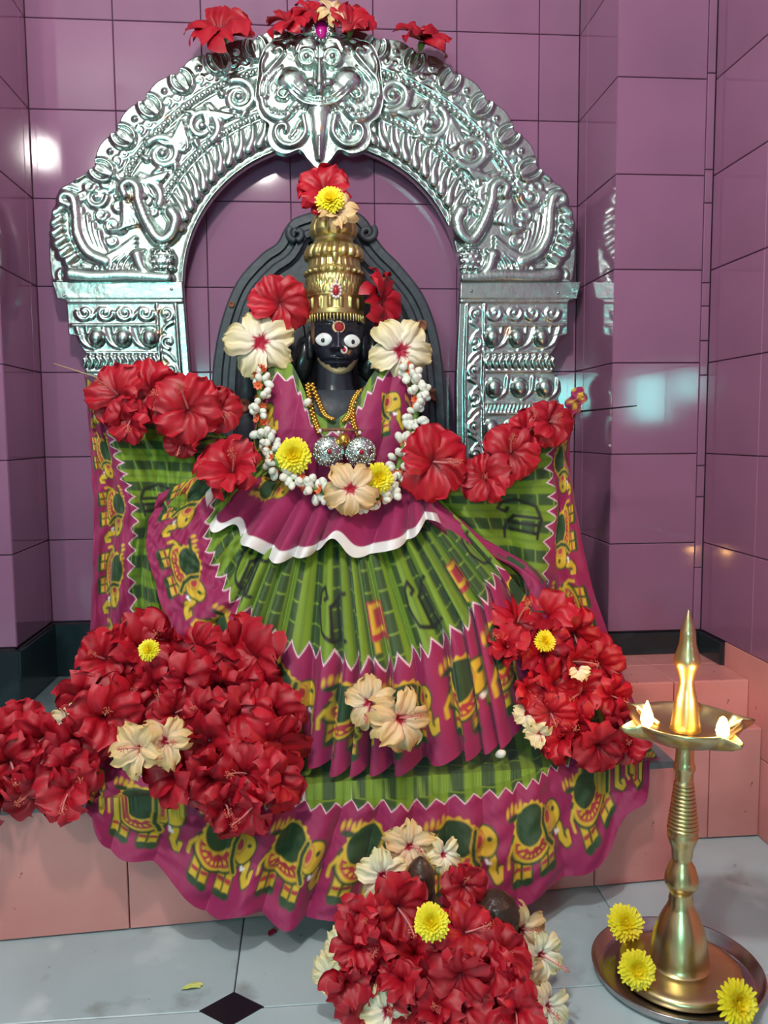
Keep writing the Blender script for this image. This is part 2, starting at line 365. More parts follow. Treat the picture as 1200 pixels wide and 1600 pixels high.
def rout(t):
    b = 386 + 3 * np.cos(t) * 0
    sc = 13 * np.abs(np.cos((t - np.pi / 2) * 180 / np.pi / 9.6 * np.pi / 1.0)) ** 0.7
    e = np.clip((0.44 - np.minimum(t, np.pi - t)) / 0.10, 0, 1); e = e * e * (3 - 2 * e)
    return (b + sc) * (1 - e) + e * np.where(t > np.pi / 2, 424 - 14 * np.clip(1 - np.minimum(t, np.pi - t) / .3, 0, 1) ** 2, 414 - 14 * np.clip(1 - np.minimum(t, np.pi - t) / .3, 0, 1) ** 2)
def PA(t, f):
    r = rin(t) + (rout(t) * 0 + 395 - rin(t)) * f
    return np.stack([ACX + r * np.cos(t), ACY - r * np.sin(t)], -1)
ra = Raster(60, 10, 860, 470)
D2 = np.pi / 180
tt = np.linspace(24 * D2, 156 * D2, 200)
ra.stroke(PA(tt, 0.0 * tt + 0.075), 3.2, h=2.6)
for f in (0.30, 0.375, 0.665, 0.745): ra.stroke(PA(tt, 0 * tt + f), 1.7, h=2.2)
for k in range(27):                                 # slanted gadroons of the inner band
    for sg in (1, -1):
        a = np.pi / 2 + sg * (8 + k * 4.6) * D2
        if not 26 * D2 < a < 154 * D2: continue
        P = PA(np.array([a + sg * 5.2 * D2, a + sg * 2.0 * D2, a]), np.array([0.10, 0.17, 0.27]))
        ra.stroke(P, 9.0, 4.0, 8.0)
        ra.stroke(PA(np.array([a + sg * 6.6 * D2, a + sg * 4.0 * D2, a + sg * 1.6 * D2]), np.array([0.12, 0.20, 0.28])), 1.6, 1.2, 2.5)
for sg in (1, -1):                                  # scroll band
    for k, ang in enumerate((22.5, 36, 50, 63.5)):
        a = np.pi / 2 + sg * ang * D2; c = PA(np.array([a]), np.array([0.52 + 0.03 * (-1) ** k]))[0]
        s2 = sg * (-1) ** k
        ra.spiral(c[0], c[1], 27, -a + (0 if s2 > 0 else np.pi), 1.45, s2, 8.5, 4.0)
        for q in range(6):                          # small leaves hugging the scroll
            an_ = -a + q * 1.05; ra.stroke([c + 26 * np.array([math.cos(an_), math.sin(an_)]), c + 34 * np.array([math.cos(an_ + 0.25 * s2), math.sin(an_ + 0.25 * s2)])], 6.0, 3.0, 5.5)
        c2 = PA(np.array([a + sg * 6.8 * D2]), np.array([0.52]))[0]
        for q in range(5):                          # fan leaf between two scrolls
            b = PA(np.array([a + sg * 4.0 * D2, a + sg * (7.0 + 0.9 * q) * D2, a + sg * (8.4 + 1.0 * q) * D2]), np.array([0.52 - 0.10 * (-1) ** k, 0.44 + 0.03 * q, 0.43 + 0.055 * q if k % 2 else 0.61 - 0.05 * q]))
            ra.stroke(b, 5.5, 2.8, 6.5)
        ra.stroke(PA(np.array([a - sg * 7 * D2, a - sg * 4 * D2, a - sg * 1 * D2, a + sg * 3 * D2]), np.array([0.42, 0.40, 0.415, 0.44]) if k % 2 else np.array([0.62, 0.64, 0.63, 0.6])), 3.4, 2.0)
lobes = [np.pi / 2 + sg * (14.4 + 9.6 * k) * D2 for sg in (1, -1) for k in range(6)]
for a in lobes:                                     # outer lobes: a ring round a ribbed kernel, with curls at its foot
    sg = 1 if a > np.pi / 2 else -1
    c = PA(np.array([a]), np.array([0.90]))[0]; er = np.array([np.cos(a), -np.sin(a)]); et = np.array([-np.sin(a), -np.cos(a)]) * sg
    q = np.linspace(-0.35, 1.55, 24) * np.pi
    ra.stroke([c + er * 19 * np.sin(x) + et * 16 * np.cos(x) for x in q], 5.0, 3.4, 7.0)
    for w_ in (-5, 0, 5): ra.stroke([c - er * 18 + et * w_ * .4, c + et * w_ * 1.1, c + er * 11 + et * w_ * .7], 5.2, 3.2, 10)
    c3 = PA(np.array([a + sg * 3.4 * D2]), np.array([0.81]))[0]; ra.spiral(c3[0], c3[1], 9, 0, 1.1, 1, 3.4, 2.2)
    c4 = PA(np.array([a - sg * 3.8 * D2]), np.array([0.83]))[0]; ra.spiral(c4[0], c4[1], 9, 1, 1.1, -1, 3.4, 2.2); c5 = PA(np.array([a - sg * 4.9 * D2]), np.array([0.92]))[0]; ra.stamp(c5[0], c5[1], 4.5, 4)
def makara(R_, fx):
    """water-beast with plumed tail above each capital; fx maps the left-hand x to this side"""
    S = lambda pts, r0, r1=None, h=None: R_.stroke([(fx(x), y) for x, y in pts], r0 * 1.3, (r1 or r0) * 1.3, h and h * 1.3)
    sg = 1 if fx(1) > fx(0) else -1
    S([(108, 322), (96, 316), (100, 306), (114, 310), (119, 335), (122, 368), (138, 396), (166, 410)], 6, 9, 8)
    for d in range(4): S([(128 + 9 * d, 326 + 12 * d), (131 + 9 * d, 352 + 8 * d), (142 + 8 * d, 382 + 4 * d), (164 + 3 * d, 402)], 3.6, 2.6, 4.5)
    for x, y in ((91, 330), (89, 346), (90, 362), (94, 378), (101, 393), (111, 405)): S([(x - 5, y + 4), (x + 6, y - 4)], 7, 6, 6)
    for cx, cy, r in ((150, 308, 17), (176, 352, 12), (206, 336, 13), (158, 336, 9), (186, 322, 9), (140, 292, 8)): R_.spiral(fx(cx), cy, r, 0 if sg > 0 else np.pi, 1.4, sg, 5.4, 2.8)
    S([(196, 306), (192, 294), (202, 286), (214, 294), (218, 318), (232, 352), (250, 376), (268, 368), (275, 346), (268, 332)], 7, 10, 10)
    S([(226, 318), (238, 346), (252, 362)], 3, 3)
    for d in range(4): S([(162, 404), (186, 392 + 5 * d), (212, 372 + 7 * d)], 4.0, 3.0, 5.5)
    for x, y in ((254, 408),): R_.stamp(fx(x), y, 23, 13, 22)
    for i in range(4):
        for j in range(4): R_.stamp(fx(240 + i * 9 + (j % 2) * 4), 394 + j * 9, 4.5, 14.5)
    S([(112, 430), (150, 434), (200, 432), (262, 436)], 11, 9, 10)
    S([(215, 400), (222, 420), (236, 434)], 9, 7, 9)
    for i in range(9): R_.stamp(fx(150 + i * 9), 420 - (i % 2) * 3, 5, 8)
    R_.spiral(fx(100), 428, 13, 0 if sg > 0 else np.pi, 1.2, sg, 4.5, 2.5)
    S([(130, 414), (146, 420), (160, 430)], 4, 3)
    for cx, cy, r in ((232, 300, 11), (168, 286, 9), (190, 356, 9), (146, 362, 9), (128, 306, 8), (240, 330, 7), (176, 376, 8), (192, 274, 9), (118, 420, 8)): R_.spiral(fx(cx), cy, r, np.pi if sg > 0 else 0, 1.3, -sg, 4.6, 2.6)
    for d in range(5): S([(172 + 10 * d, 424), (178 + 10 * d, 410), (190 + 9 * d, 400 - 2 * d)], 3.6, 2.2, 7)
    S([(120, 280), (134, 272), (150, 276), (158, 290)], 4, 2.6); S([(222, 286), (236, 278), (246, 288)], 4, 2.4); S([(258, 330), (252, 312), (262, 298)], 4, 2.4)
    S([(92, 300), (106, 292), (122, 296)], 3.4, 2.2); S([(88, 440), (140, 444), (280, 444)], 2.4, 2.4, 3)
makara(ra, lambda x: x); makara(ra, lambda x: 891 - (x - 85) * 0.93)
ra.soften()
SPOTS = [(206, 312, 9), (812, 312, 8), (215, 355, 7), (262, 185, 6), (792, 518, 9), (250, 520, 8), (258, 566, 9), (250, 487, 7), (499, 203, 6), (560, 190, 4)]
def silver_cols(px, py):
    base = np.array(s2l((190, 206, 200))); c = np.repeat(base[None], px.size, 0)
    for x, y, r in SPOTS:
        f = np.clip(1.2 - np.hypot(px - x, py - y) / r, 0, 1)[:, None] * 0.75
        c = c * (1 - f) + f * s2l((206, 140, 92))
    return c
def relief(name, PX, PY, H, parent, Y=AY, edge=0.03, mt='silver'):
    """grid of photo positions lifted off the plate by H pixels, with a returned edge all round"""
    n, m = PX.shape
    W = at(PX, PY, np.full(PX.shape, Y)); W[..., 1] -= H * pxm(Y)
    V = W.reshape(-1, 3); F = grid_faces(n, m).tolist()
    loop = [(0, j) for j in range(m)] + [(i, m - 1) for i in range(1, n)] + [(n - 1, j) for j in range(m - 2, -1, -1)] + [(i, 0) for i in range(n - 2, 0, -1)]
    ids = [i * m + j for i, j in loop]; k0 = len(V); B = V[ids].copy(); B[:, 1] = Y + edge
    for k in range(len(ids)):
        k2 = (k + 1) % len(ids); F.append([ids[k2], ids[k], k0 + k, k0 + k2])
    V = np.vstack([V, B]); cols = silver_cols(np.concatenate([PX.ravel(), PX.ravel()[ids]]), np.concatenate([PY.ravel(), PY.ravel()[ids]]))
    return mk(name, V, F, M[mt], parent, True, cols)
abase = at(493, 1061, AY)
arch = thing('silver_arch', 'embossed silver arch with scalloped rim and grinning lion face standing behind the idol', 'arch', (abase[0], AY, ZT))
tg = np.linspace(0.0, np.pi, 620); fg = np.linspace(0, 1, 116)
TT, FF = np.meshgrid(tg, fg, indexing='ij')
RR = rin(TT) + (rout(TT) - rin(TT)) * FF
PX, PY = ACX + RR * np.cos(TT), ACY - RR * np.sin(TT)
H = ra.sample(PX, PY) + 2.5 * np.exp(-((FF - 0.0) / 0.02) ** 2)
relief('arch_band', PX, PY, H, arch)
# beads of the two pearl rows
V, F = ball_vf((0, 0, 0), (4.6 * AM, 4.0 * AM, 4.6 * AM), 8, 6); bead_me = new_mesh('bead', V, F); bead_me.materials.append(M['silver_plain'])
for f, st, lim in ((0.338, 2.05, 24), (0.705, 1.62, 23)):
    for sg in (1, -1):
        a = 15.0
        while a < 90 - lim:
            p = PA(np.array([np.pi / 2 + sg * a * D2]), np.array([f]))[0]; q = at(p[0], p[1], AY - 2.0 * AM)
            link('bead', bead_me, None, arch).location = Vector(q) - arch.location
            a += st
# pillars
rp = Raster(60, 430, 300, 640)
RPS = lambda pts, r0, r1=None, h=None, smooth=True: rp.stroke(pts, r0, r1, h, smooth)
for a in (((104, 471), (282, 471)), ((112, 508), (240, 508)), ((128, 551), (240, 551)), ((128, 580), (240, 580)), ((120, 630), (240, 630)), ((120, 646), (240, 646)), ((120, 700), (240, 700))): RPS(a, 2.2, h=3, smooth=False)
for x in (243, 272): RPS(((x, 476), (x, 1000)), 1.8, h=3, smooth=False)
for k in range(4): rp.spiral(132 + k * 31, 489, 12, 0 if k % 2 else np.pi, 1.3, 1 if k % 2 else -1, 4.2, 2.2); RPS(((143 + 31 * k, 497), (150 + 31 * k, 488), (157 + 31 * k, 480)), 3, 2)
for k in range(3):
    rp.stamp(150 + 40 * k, 528, 13, 11, 15); RPS(((120 + 40 * k, 514), (130 + 40 * k, 536), (148 + 40 * k, 546)), 3.5, 2.5); RPS(((134 + 40 * k, 512), (137 + 40 * k, 530), (146 + 40 * k, 544)), 2.4, 2)
for k in range(11): RPS(((130 + 10.5 * k, 558), (134 + 10.5 * k, 566), (131 + 10.5 * k, 574)), 4.6, 3.4, 5)
for k in range(3): rp.stamp(146 + 40 * k, 606, 13, 11, 15); RPS(((124 + 40 * k, 590), (128 + 40 * k, 612), (142 + 40 * k, 624)), 3.5, 2.5); RPS(((166 + 40 * k - 8, 592), (166 + 40 * k - 6, 612)), 2.4, 2)
for k in range(20): RPS(((122 + 6 * k, 634), (125 + 6 * k, 642)), 2.4, 2, 3, False)
for k in range(4): rp.stamp(136 + 32 * k, 672, 12, 10, 16)
for k in range(9):
    y = 490 + k * 44; s_ = 1 if k % 2 else -1
    rp.spiral(257, y, 11, np.pi / 2, 1.2, s_, 3.6, 2.0); RPS(((257 - 8 * s_, y + 14), (257 + 2 * s_, y + 20), (257 + 9 * s_, y + 30)), 3.2, 2.2); RPS(((250, y + 24), (262, y + 36)), 2.4, 1.6)
rp.soften()
ys = np.concatenate([np.linspace(441, 760, 200), np.linspace(770, 1058, 12)])
prof_y = [441, 467, 468.5, 522, 524, 538, 548, 553, 562, 572, 580, 588, 598, 612, 622, 632, 646, 660, 690, 700, 716, 1058]
prof_x = [82, 90, 104, 107, 118, 124, 132, 136, 130, 130, 136, 128, 121, 120, 126, 124, 126, 118, 120, 130, 150, 150]
xo = np.interp(ys, prof_y, prof_x); xi = np.interp(ys, [441, 600, 1058], [285, 297, 306])
sg_ = np.linspace(0, 1, 110)
PX = xo[:, None] + (xi - xo)[:, None] * sg_; PY = np.repeat(ys[:, None], 110, 1)
Hh = np.where(PY > 468, rp.sample(PX - (xi - 285)[:, None] * sg_, PY), 3.0)
xl_ = np.where(ys > 586, np.maximum(xo, 152), xo); PXl = xl_[:, None] + (xi - xl_)[:, None] * sg_
Hl = np.where(PY > 468, rp.sample(PXl - (xi - 285)[:, None] * sg_, PY), 3.0)
relief('pillar', PXl[:, ::-1], PY[:, ::-1], Hl[:, ::-1], arch)
PXr = 886 - (PX - 105) * 0.925 + np.interp(PY, [441, 720], [0, 8])
relief('pillar', PXr, PY, Hh, arch)
# lion face, a separate raised plate at the crown of the arch
rf = Raster(380, 0, 240, 290); cxm = 499.0
def both(pts, r0, r1=None, h=None):
    rf.stroke(pts, r0, r1, h); rf.stroke([(2 * cxm - x, y) for x, y in pts], r0, r1, h)
def both_st(x, y, r, h, ry=None): rf.stamp(x, y, r, h, ry); rf.stamp(2 * cxm - x, y, r, h, ry)
def both_sp(x, y, R, a0, t, s, r0, r1): rf.spiral(x, y, R, a0, t, s, r0, r1); rf.spiral(2 * cxm - x, y, R, np.pi - a0, t, -s, r0, r1)
both_st(478, 76, 20, 10, 24)
for k in range(4): both([(462 + 2 * k, 84 - 4 * k), (470, 66 - 2 * k + k * 3), (486, 62 + k * 4), (492 - k, 76)], 2.2, 1.6, 11.5)
q = np.linspace(0, 2 * np.pi, 24); both([(479 + 12.5 * math.cos(x), 94 + 12.5 * math.sin(x)) for x in q], 3.6, 3.6, 13); both_st(479, 94, 8.5, 17)
both_st(455, 128, 24, 13, 21); both_st(470, 142, 16, 12, 16)
rf.stroke([(499, 100), (499, 118), (499, 136), (499, 146)], 7, 12, 18); both_st(485, 134, 12, 16, 10); rf.stamp(499, 142, 10, 19, 10)
both([(499, 158), (480, 154), (466, 144), (452, 130), (446, 124)], 1.6, 1.2, 15); both([(499, 162), (478, 158), (462, 148), (450, 136)], 1.6, 1.2, 14)
both([(499, 168), (476, 164), (460, 153), (449, 142), (438, 142), (434, 152), (444, 156), (450, 150)], 4.5, 3.2, 10)
for k in range(15): x = 464 + 5 * k; rf.stamp(x, 173.5 - ((x - 499) / 35.0) ** 2 * 9, 2.8, 6)
rf.stroke([(499, 176), (499, 200), (499, 225), (499, 248)], 17, 5, 9); rf.stroke([(499, 216), (499, 246)], 2, 1.5, 11)
both([(462, 165), (444, 184), (424, 182), (412, 168), (410, 154)], 8, 5, 6)
for k in range(9): both_st(420 + 5 * k, 176 - abs(k - 4) * 1.2 + (k % 2) * 5, 3.2, 9)
both([(474, 182), (477, 208), (462, 226), (442, 226), (431, 212), (434, 198), (446, 196), (447, 206)], 6, 3.5, 7)
both([(456, 214), (464, 200), (470, 188)], 4, 2.5, 6); both_st(462, 206, 5, 6)
both([(404, 150), (408, 128), (420, 112), (434, 96), (442, 84), (438, 76), (430, 80)], 5, 3.2, 7)
both([(416, 150), (418, 130), (430, 114), (440, 106)], 3.6, 2.4, 5.5); both([(410, 118), (408, 100), (416, 86)], 4, 2.6, 5.5)
both_sp(428, 72, 9, 0, 1.1, 1, 3.4, 2.2); both_sp(413, 74, 7, 0, 1.1, 1, 2.8, 2); both_sp(430, 136, 8, 0, 1.1, 1, 3, 2); both_st(455, 74, 6, 6)
both([(446, 62), (456, 56), (464, 64)], 4, 2.6, 5)
rf.soften()
out = np.array([(499, 56), (528, 52), (545, 58), (562, 62), (580, 68), (592, 90), (597, 125), (599, 158), (592, 182), (578, 194), (580, 214), (571, 233), (550, 240), (530, 234), (516, 250), (499, 264),
                (482, 250), (468, 234), (446, 240), (426, 232), (418, 214), (420, 194), (406, 182), (399, 158), (401, 125), (406, 90), (418, 68), (436, 62), (453, 58), (470, 52)], float)
ring = crom(np.vstack([out, out[:1]]), 200)[:-1]
fc = np.array([499.0, 148.0]); rr = np.linspace(0.02, 1, 62)
G = fc + rr[:, None, None] * (ring - fc)[None]
PX, PY = G[..., 0], G[..., 1]
Hf = rf.sample(PX, PY) * np.clip((1 - rr[:, None]) / 0.06, 0, 1) + 2.5 * (1 - rr[:, None])
W = at(PX, PY, np.full(PX.shape, AY - 0.02)); W[..., 1] -= Hf * pxm(AY)
V = W.reshape(-1, 3); F = grid_faces(*PX.shape, True)[:, ::-1].tolist()
F.append(list(range(PX.shape[1])))
k0 = (PX.shape[0] - 1) * PX.shape[1]; n1 = PX.shape[1]; Bk = V[k0:].copy(); Bk[:, 1] = AY + 0.005
for k in range(n1): F.append([k0 + (k + 1) % n1, k0 + k, k0 + n1 + k, k0 + n1 + (k + 1) % n1][::-1])
F = [f[::-1] for f in F]
V = np.vstack([V, Bk])
mk('lion_face', V, F, M['silver'], arch, True, silver_cols(np.concatenate([PX.ravel(), PX[-1]]), np.concatenate([PY.ravel(), PY[-1]])))['label'] = 'embossed grinning lion face with bulging eyes and hanging tongue'
# crest with a pink gem
poly = [(472, 56), (474, 40), (484, 30), (490, 22), (500, 15), (510, 22), (517, 31), (527, 42), (529, 56)]
PXp = at([p[0] for p in poly], [p[1] for p in poly], np.full(len(poly), AY - 0.024))
cen = PXp.mean(0); fr = np.vstack([PXp, cen + (PXp - cen) * 0.85 + np.array([0, -0.006, 0]), PXp + np.array([0, 0.03, 0])]); n = len(poly)
F = [list(range(n, 2 * n))[::-1]] + [[i, (i + 1) % n, n + (i + 1) % n, n + i] for i in range(n)] + [[2 * n + (i + 1) % n, (i + 1) % n, i, 2 * n + i][::-1] for i in range(n)]
crest = mk('crest', fr, [f[::-1] for f in F], M['silver_plain'], arch, False)
V, F = ball_vf(at(502, 46, AY - 0.032), (8.5 * AM, 5 * AM, 12.5 * AM), 18, 12); mk('pink_gem', V, F, M['pink_gem'], crest)['label'] = 'oval magenta gem'
dots = []
for k in range(14):
    a = k / 14 * 2 * np.pi; dots.append(ball_vf(at(502 + 13 * math.cos(a), 46 + 17 * math.sin(a), AY - 0.031), 2.4 * AM, 7, 5))
mk('gem_setting', *merge(dots), M['silver_plain'], crest)
for x, y in ((100, 462), (268, 452), (737, 455), (872, 458), (728, 620)):
    V, F = ball_vf(at(x, y, AY - 0.004), 2.6 * AM, 7, 5); mk('rivet', V, F, M['silver_plain'], arch)

# ------------------------------------------------------------------ idol of black stone
IX, IY = 527, 1.74                                # head axis in the photo, head depth
SY = 1.86                                         # front of the stone back slab
ib = at(512, 1100, SY)
idol = thing('stone_idol', 'black stone goddess idol with white enamel eyes and a pointed stone back slab', 'idol', (ib[0], IY, ZT))
half = [(330, 1105), (328, 700), (330, 620), (334, 560), (346, 500), (370, 440), (408, 397), (432, 380), (443, 360), (456, 343), (474, 335), (500, 328), (522, 322), (545, 328), (564, 335), (578, 350), (590, 374), (604, 392), (624, 412), (660, 458), (681, 510), (692, 570), (696, 640), (697, 700), (699, 1105)]
O = crom(np.array(half, float), 120); cx_ = np.array([512, 640.0])
def inset(P, d):
    Tn = np.gradient(P, axis=0); Tn /= np.linalg.norm(Tn, axis=1, keepdims=True); return P + np.stack([-Tn[:, 1], Tn[:, 0]], -1) * d
rings = []
for d, dep in ((0, 0.05), (0, 0.004), (3, 0.0), (14, 0.0), (17, 0.007), (24, 0.007), (27, 0.0), (36, 0.0), (39, 0.006), (44, 0.012), (90, 0.012)):
    q = inset(O, d); q[:, 1] = np.minimum(q[:, 1], 1105); rings.append(at(q[:, 0], q[:, 1], np.full(len(q), SY + dep)))
rings.append(np.repeat(at(np.array([512.0]), np.array([760.0]), np.array([SY + 0.012])), 120, 0))
V = np.vstack(rings); F = grid_faces(len(rings), 120)
mk('back_slab', V, F, M['stone'], idol, False)
for sx in (1, -1):                                # volutes beside the crown
    c = (463, 366) if sx > 0 else (574, 364); a = np.linspace(0, 2.6 * np.pi, 36); r_ = 13 * (1 - 0.75 * a / a[-1])
    P = at(c[0] + sx * r_ * np.cos(a + 2.2), c[1] - r_ * np.sin(a + 2.2), np.full(36, SY - 0.004))
    mk('volute', *tube_vf(P, np.linspace(0.008, 0.006, 36), 8), M['stone'], idol)
P = at(np.array([385, 385, 386, 386.0]), np.array([556, 600, 660, 720.0]), np.full(4, 1.80)); mk('side_post', *tube_vf(P, 0.0165, 14), M['stone'], idol)
for x, y, r in ((601, 446, 13), (659, 509, 10), (680, 617, 11), (412, 446, 8), (381, 634, 11), (362, 476, 5), (332, 660, 5)):
    c = at(x, y, SY - 0.001 if 346 < x < 672 else SY + 0.004); rr_ = r * pxm(SY)
    if x == 381: c = at(x, y, 1.784)
    mk('paste_ring', *merge([(lambda vf: (vf[0][:, [0, 2, 1]] * [1, 1, 1] + c, [f[::-1] for f in vf[1]]))(lathe_vf([(rr_ * .62, 0.006), (rr_ * .98, 0.002), (rr_ * .9, -0.003), (rr_ * .5, -0.004), (rr_ * .4, -0.001), (0.0005, -0.0005)], 16, caps=False))]), M['orange_paste'], idol)
# head: one continuous sculpted surface
ZH = at(IX, 517, IY)[2]; XH = at(IX, 517, IY)[0]
hn, hm = 170, 220
ph = np.linspace(0.02, np.pi - 0.02, hn); th = np.linspace(0, 2 * np.pi, hm, endpoint=False)
PH, TH = np.meshgrid(ph, th, indexing='ij')
sx_, sy_, sz_ = np.sin(PH) * np.cos(TH), np.sin(PH) * np.sin(TH), np.cos(PH)
A_, B_, C_ = 0.0545, 0.064, 0.096
tap = 1 - 0.14 * np.clip(-sz_, 0, 1) ** 1.6
xx, yy, zz = A_ * np.sign(sx_) * np.abs(sx_) ** 0.9 * tap, B_ * sy_, C_ * sz_
g = lambda v, s: np.exp(-(v / s) ** 2)
front = np.clip(-sy_ * 2.2, 0, 1)
def face_bumps(x, z):
    ax = np.abs(x); b = 0
    zt = np.clip((0.002 - z) / 0.042, 0, 1.25)                       # 0 at the bridge, 1 at the tip
    b = b + np.where((z < 0.004) & (z > -0.056), 1, 0) * 0.019 * np.clip(zt, 0, 1) ** 1.2 * g(x, 0.0065 + 0.004 * np.clip(zt, 0, 1)) * (1 - np.clip((zt - 1.02) / 0.12, 0, 1))
    b = b + 0.007 * g(ax - 0.0095, 0.0055) * g(z + 0.041, 0.0065)
    b = b + 0.0055 * g(z - 0.006 + 6.0 * (ax - 0.026) ** 2, 0.0038) * g(ax - 0.027, 0.017)     # brows
    b = b - 0.008 * g(ax - 0.026, 0.015) * g(z + 0.013, 0.011)
    b = b + 0.0075 * g(x, 0.017) * g(z + 0.0595 - 4 * x * x, 0.0034) + 0.008 * g(x, 0.013) * g(z + 0.0685, 0.0042)
    b = b - 0.003 * g(x, 0.02) * g(z + 0.064, 0.002) - 0.002 * g(x, 0.012) * g(z + 0.077, 0.005)
    b = b + 0.007 * g(x, 0.017) * g(z + 0.09, 0.012) + 0.005 * g(ax - 0.034, 0.013) * g(z + 0.045, 0.018)
    return b
def flatten(y): return np.where(y < 0, -np.abs(y) ** 0.85 * (B_ ** 0.15) * 0.97, y)
yy = flatten(yy) - face_bumps(xx, zz) * front
V = np.stack([XH + xx, IY + yy, ZH + zz], -1).reshape(-1, 3); F = grid_faces(hn, hm, True).tolist(); F.append(list(range(hm))); F.append([(hn - 1) * hm + k for k in range(hm)][::-1]); F = [f[::-1] for f in F]
cols = np.repeat(s2l((34, 36, 50))[None], len(V), 0)
lim = -0.0775 + 0.020 * np.clip((np.abs(xx) - 0.010) / 0.03, 0, 1) ** 1.3 + 0.0014 * np.sin(xx * 260) + 0.0008 * np.sin(xx * 610 + 1)
paste = ((zz < lim) & (zz > -0.0955) & (sy_ < -0.10) & (np.abs(xx) < 0.043)).ravel()
cols[paste] = s2l((206, 184, 140))
sidep = ((sy_ < 0.2) & (xx < -0.047) & (zz > -0.03) & (zz < 0.02)).ravel(); cols[sidep] = s2l((150, 96, 60))
head = mk('head', V, F, M['head'], idol, True, cols)
def face_y(x, z):
    q = max(0.0, 1 - (x / (A_ * 0.97)) ** 2 - (z / C_) ** 2); y = -B_ * math.sqrt(q)
    return float(flatten(np.array(y)) - face_bumps(np.array(x), np.array(z)))
def on_face(px, py):
    p = at(px, py, IY - 0.06); return p[0] - XH, p[2] - ZH
def disc_on(name, px, py, rx, rz, dep, m, parent, lift=0.0, n=24):
    x, z = on_face(px, py); a = np.linspace(0, 2 * np.pi, n, endpoint=False); rings_ = []
    for f, h in ((1, -0.004), (1, 0.0), (0.85, dep * .5), (0.5, dep * .9), (0.05, dep)):
        rings_.append(np.stack([XH + x + rx * f * np.cos(a), np.full(n, IY + face_y(x, z) - lift - h), ZH + z + rz * f * np.sin(a)], -1))
    V = np.vstack(rings_); F = grid_faces(len(rings_), n, True).tolist(); F.append([(len(rings_) - 1) * n + k for k in range(n)])
    return mk(name, V, [f[::-1] for f in F], m, parent)
def almond(name, px, py, rx, rz, dep, m, parent, lift):
    x, z = on_face(px, py); n = 28; a = np.linspace(0, 2 * np.pi, n, endpoint=False); rings_ = []
    ez = np.sign(np.sin(a)) * np.abs(np.sin(a)) ** 1.25
    tilt = 0.25 * x
    for f, h in ((1.0, -0.006), (1, 0.0), (0.9, dep * .45), (0.6, dep * .85), (0.3, dep), (0.03, dep)):
        lx = rx * f * np.cos(a)
        rings_.append(np.stack([XH + x + lx, IY + face_y(x, z) - lift - h + lx * np.sign(x) * 0.30, ZH + z + rz * f * ez], -1))
    V = np.vstack(rings_); F = grid_faces(len(rings_), n, True).tolist(); F.append([(len(rings_) - 1) * n + k for k in range(n)])
    return mk(name, V, [f[::-1] for f in F], m, parent)
for ex, ey in ((506, 530), (550, 532.5)):
    rim = almond('eyelid', ex, ey, 0.0188, 0.0150, 0.002, M['dark'], head, 0.0028)
    e = almond('eye', ex, ey, 0.0168, 0.0130, 0.004, M['eye'], idol, 0.0042); e['label'] = 'white enamel eye'
    disc_on('pupil', ex + (-1 if ex < 520 else 1), ey + 1.5, 0.0045, 0.0045, 0.0008, M['dark'], e, 0.0080)
disc_on('forehead_paste', 529, 511, 0.0125, 0.0120, 0.0012, M['sandal'], idol, 0.001)
disc_on('forehead_mark', 530, 511, 0.0095, 0.0090, 0.002, M['kumkum'], idol, 0.002)['label'] = 'red round mark ringed with pale paste'
st = disc_on('nose_stud', 537.5, 547, 0.0072, 0.0078, 0.002, M['white_gem'], idol, 0.004)
disc_on('stud_stone', 537.5, 547, 0.0035, 0.0045, 0.002, M['ruby'], st, 0.0062)
# ears, hair sides and neck
for sx in (1, -1):
    c = at(474 if sx > 0 else 580, 562, IY + 0.02)
    v, f = ball_vf((0, 0, 0), (0.026, 0.022, 0.048), 16, 12); v[:, 0] += 0.006 * np.sin(v[:, 2] * 60); mk('hair_lobe', v + c, f, M['head'], idol, True, np.repeat(s2l((24, 28, 30))[None], len(v), 0))
    c = at(484 if sx > 0 else 568, 540, IY - 0.005)
    v, f = ball_vf((0, 0, 0), (0.010, 0.014, 0.030), 14, 10); mk('ear', v + c, f, M['head'], idol, True, np.repeat(s2l((30, 32, 38))[None], len(v), 0))
nz = [at(524, y, IY)[2] for y in (700, 650, 625, 600, 580, 560)]; nx_ = at(524, 600, IY)[0]
V, F = lathe_vf([(0.085, nz[0]), (0.07, nz[1]), (0.043, nz[2]), (0.038, nz[3]), (0.037, nz[4]), (0.035, nz[5])], 32, nx_, IY + 0.005)
mk('neck', V, F, M['head'], idol, True, np.repeat(s2l((40, 44, 52))[None], len(V), 0))
# torso and lap hidden under the sari carry the cloth
bz = lambda y, Y=1.70: at(520, y, Y)[2]
V, F = lathe_vf([(0.20, ZT + 0.001), (0.21, ZT + 0.05), (0.19, bz(960)), (0.13, bz(860)), (0.08, bz(780)), (0.085, bz(720)), (0.11, bz(650)), (0.085, bz(610))], 32, float(ib[0]) + .01, 1.735)
V[:, 1] = 1.735 + (V[:, 1] - 1.735) * 0.62; mk('torso', V, F, M['stone'], idol)

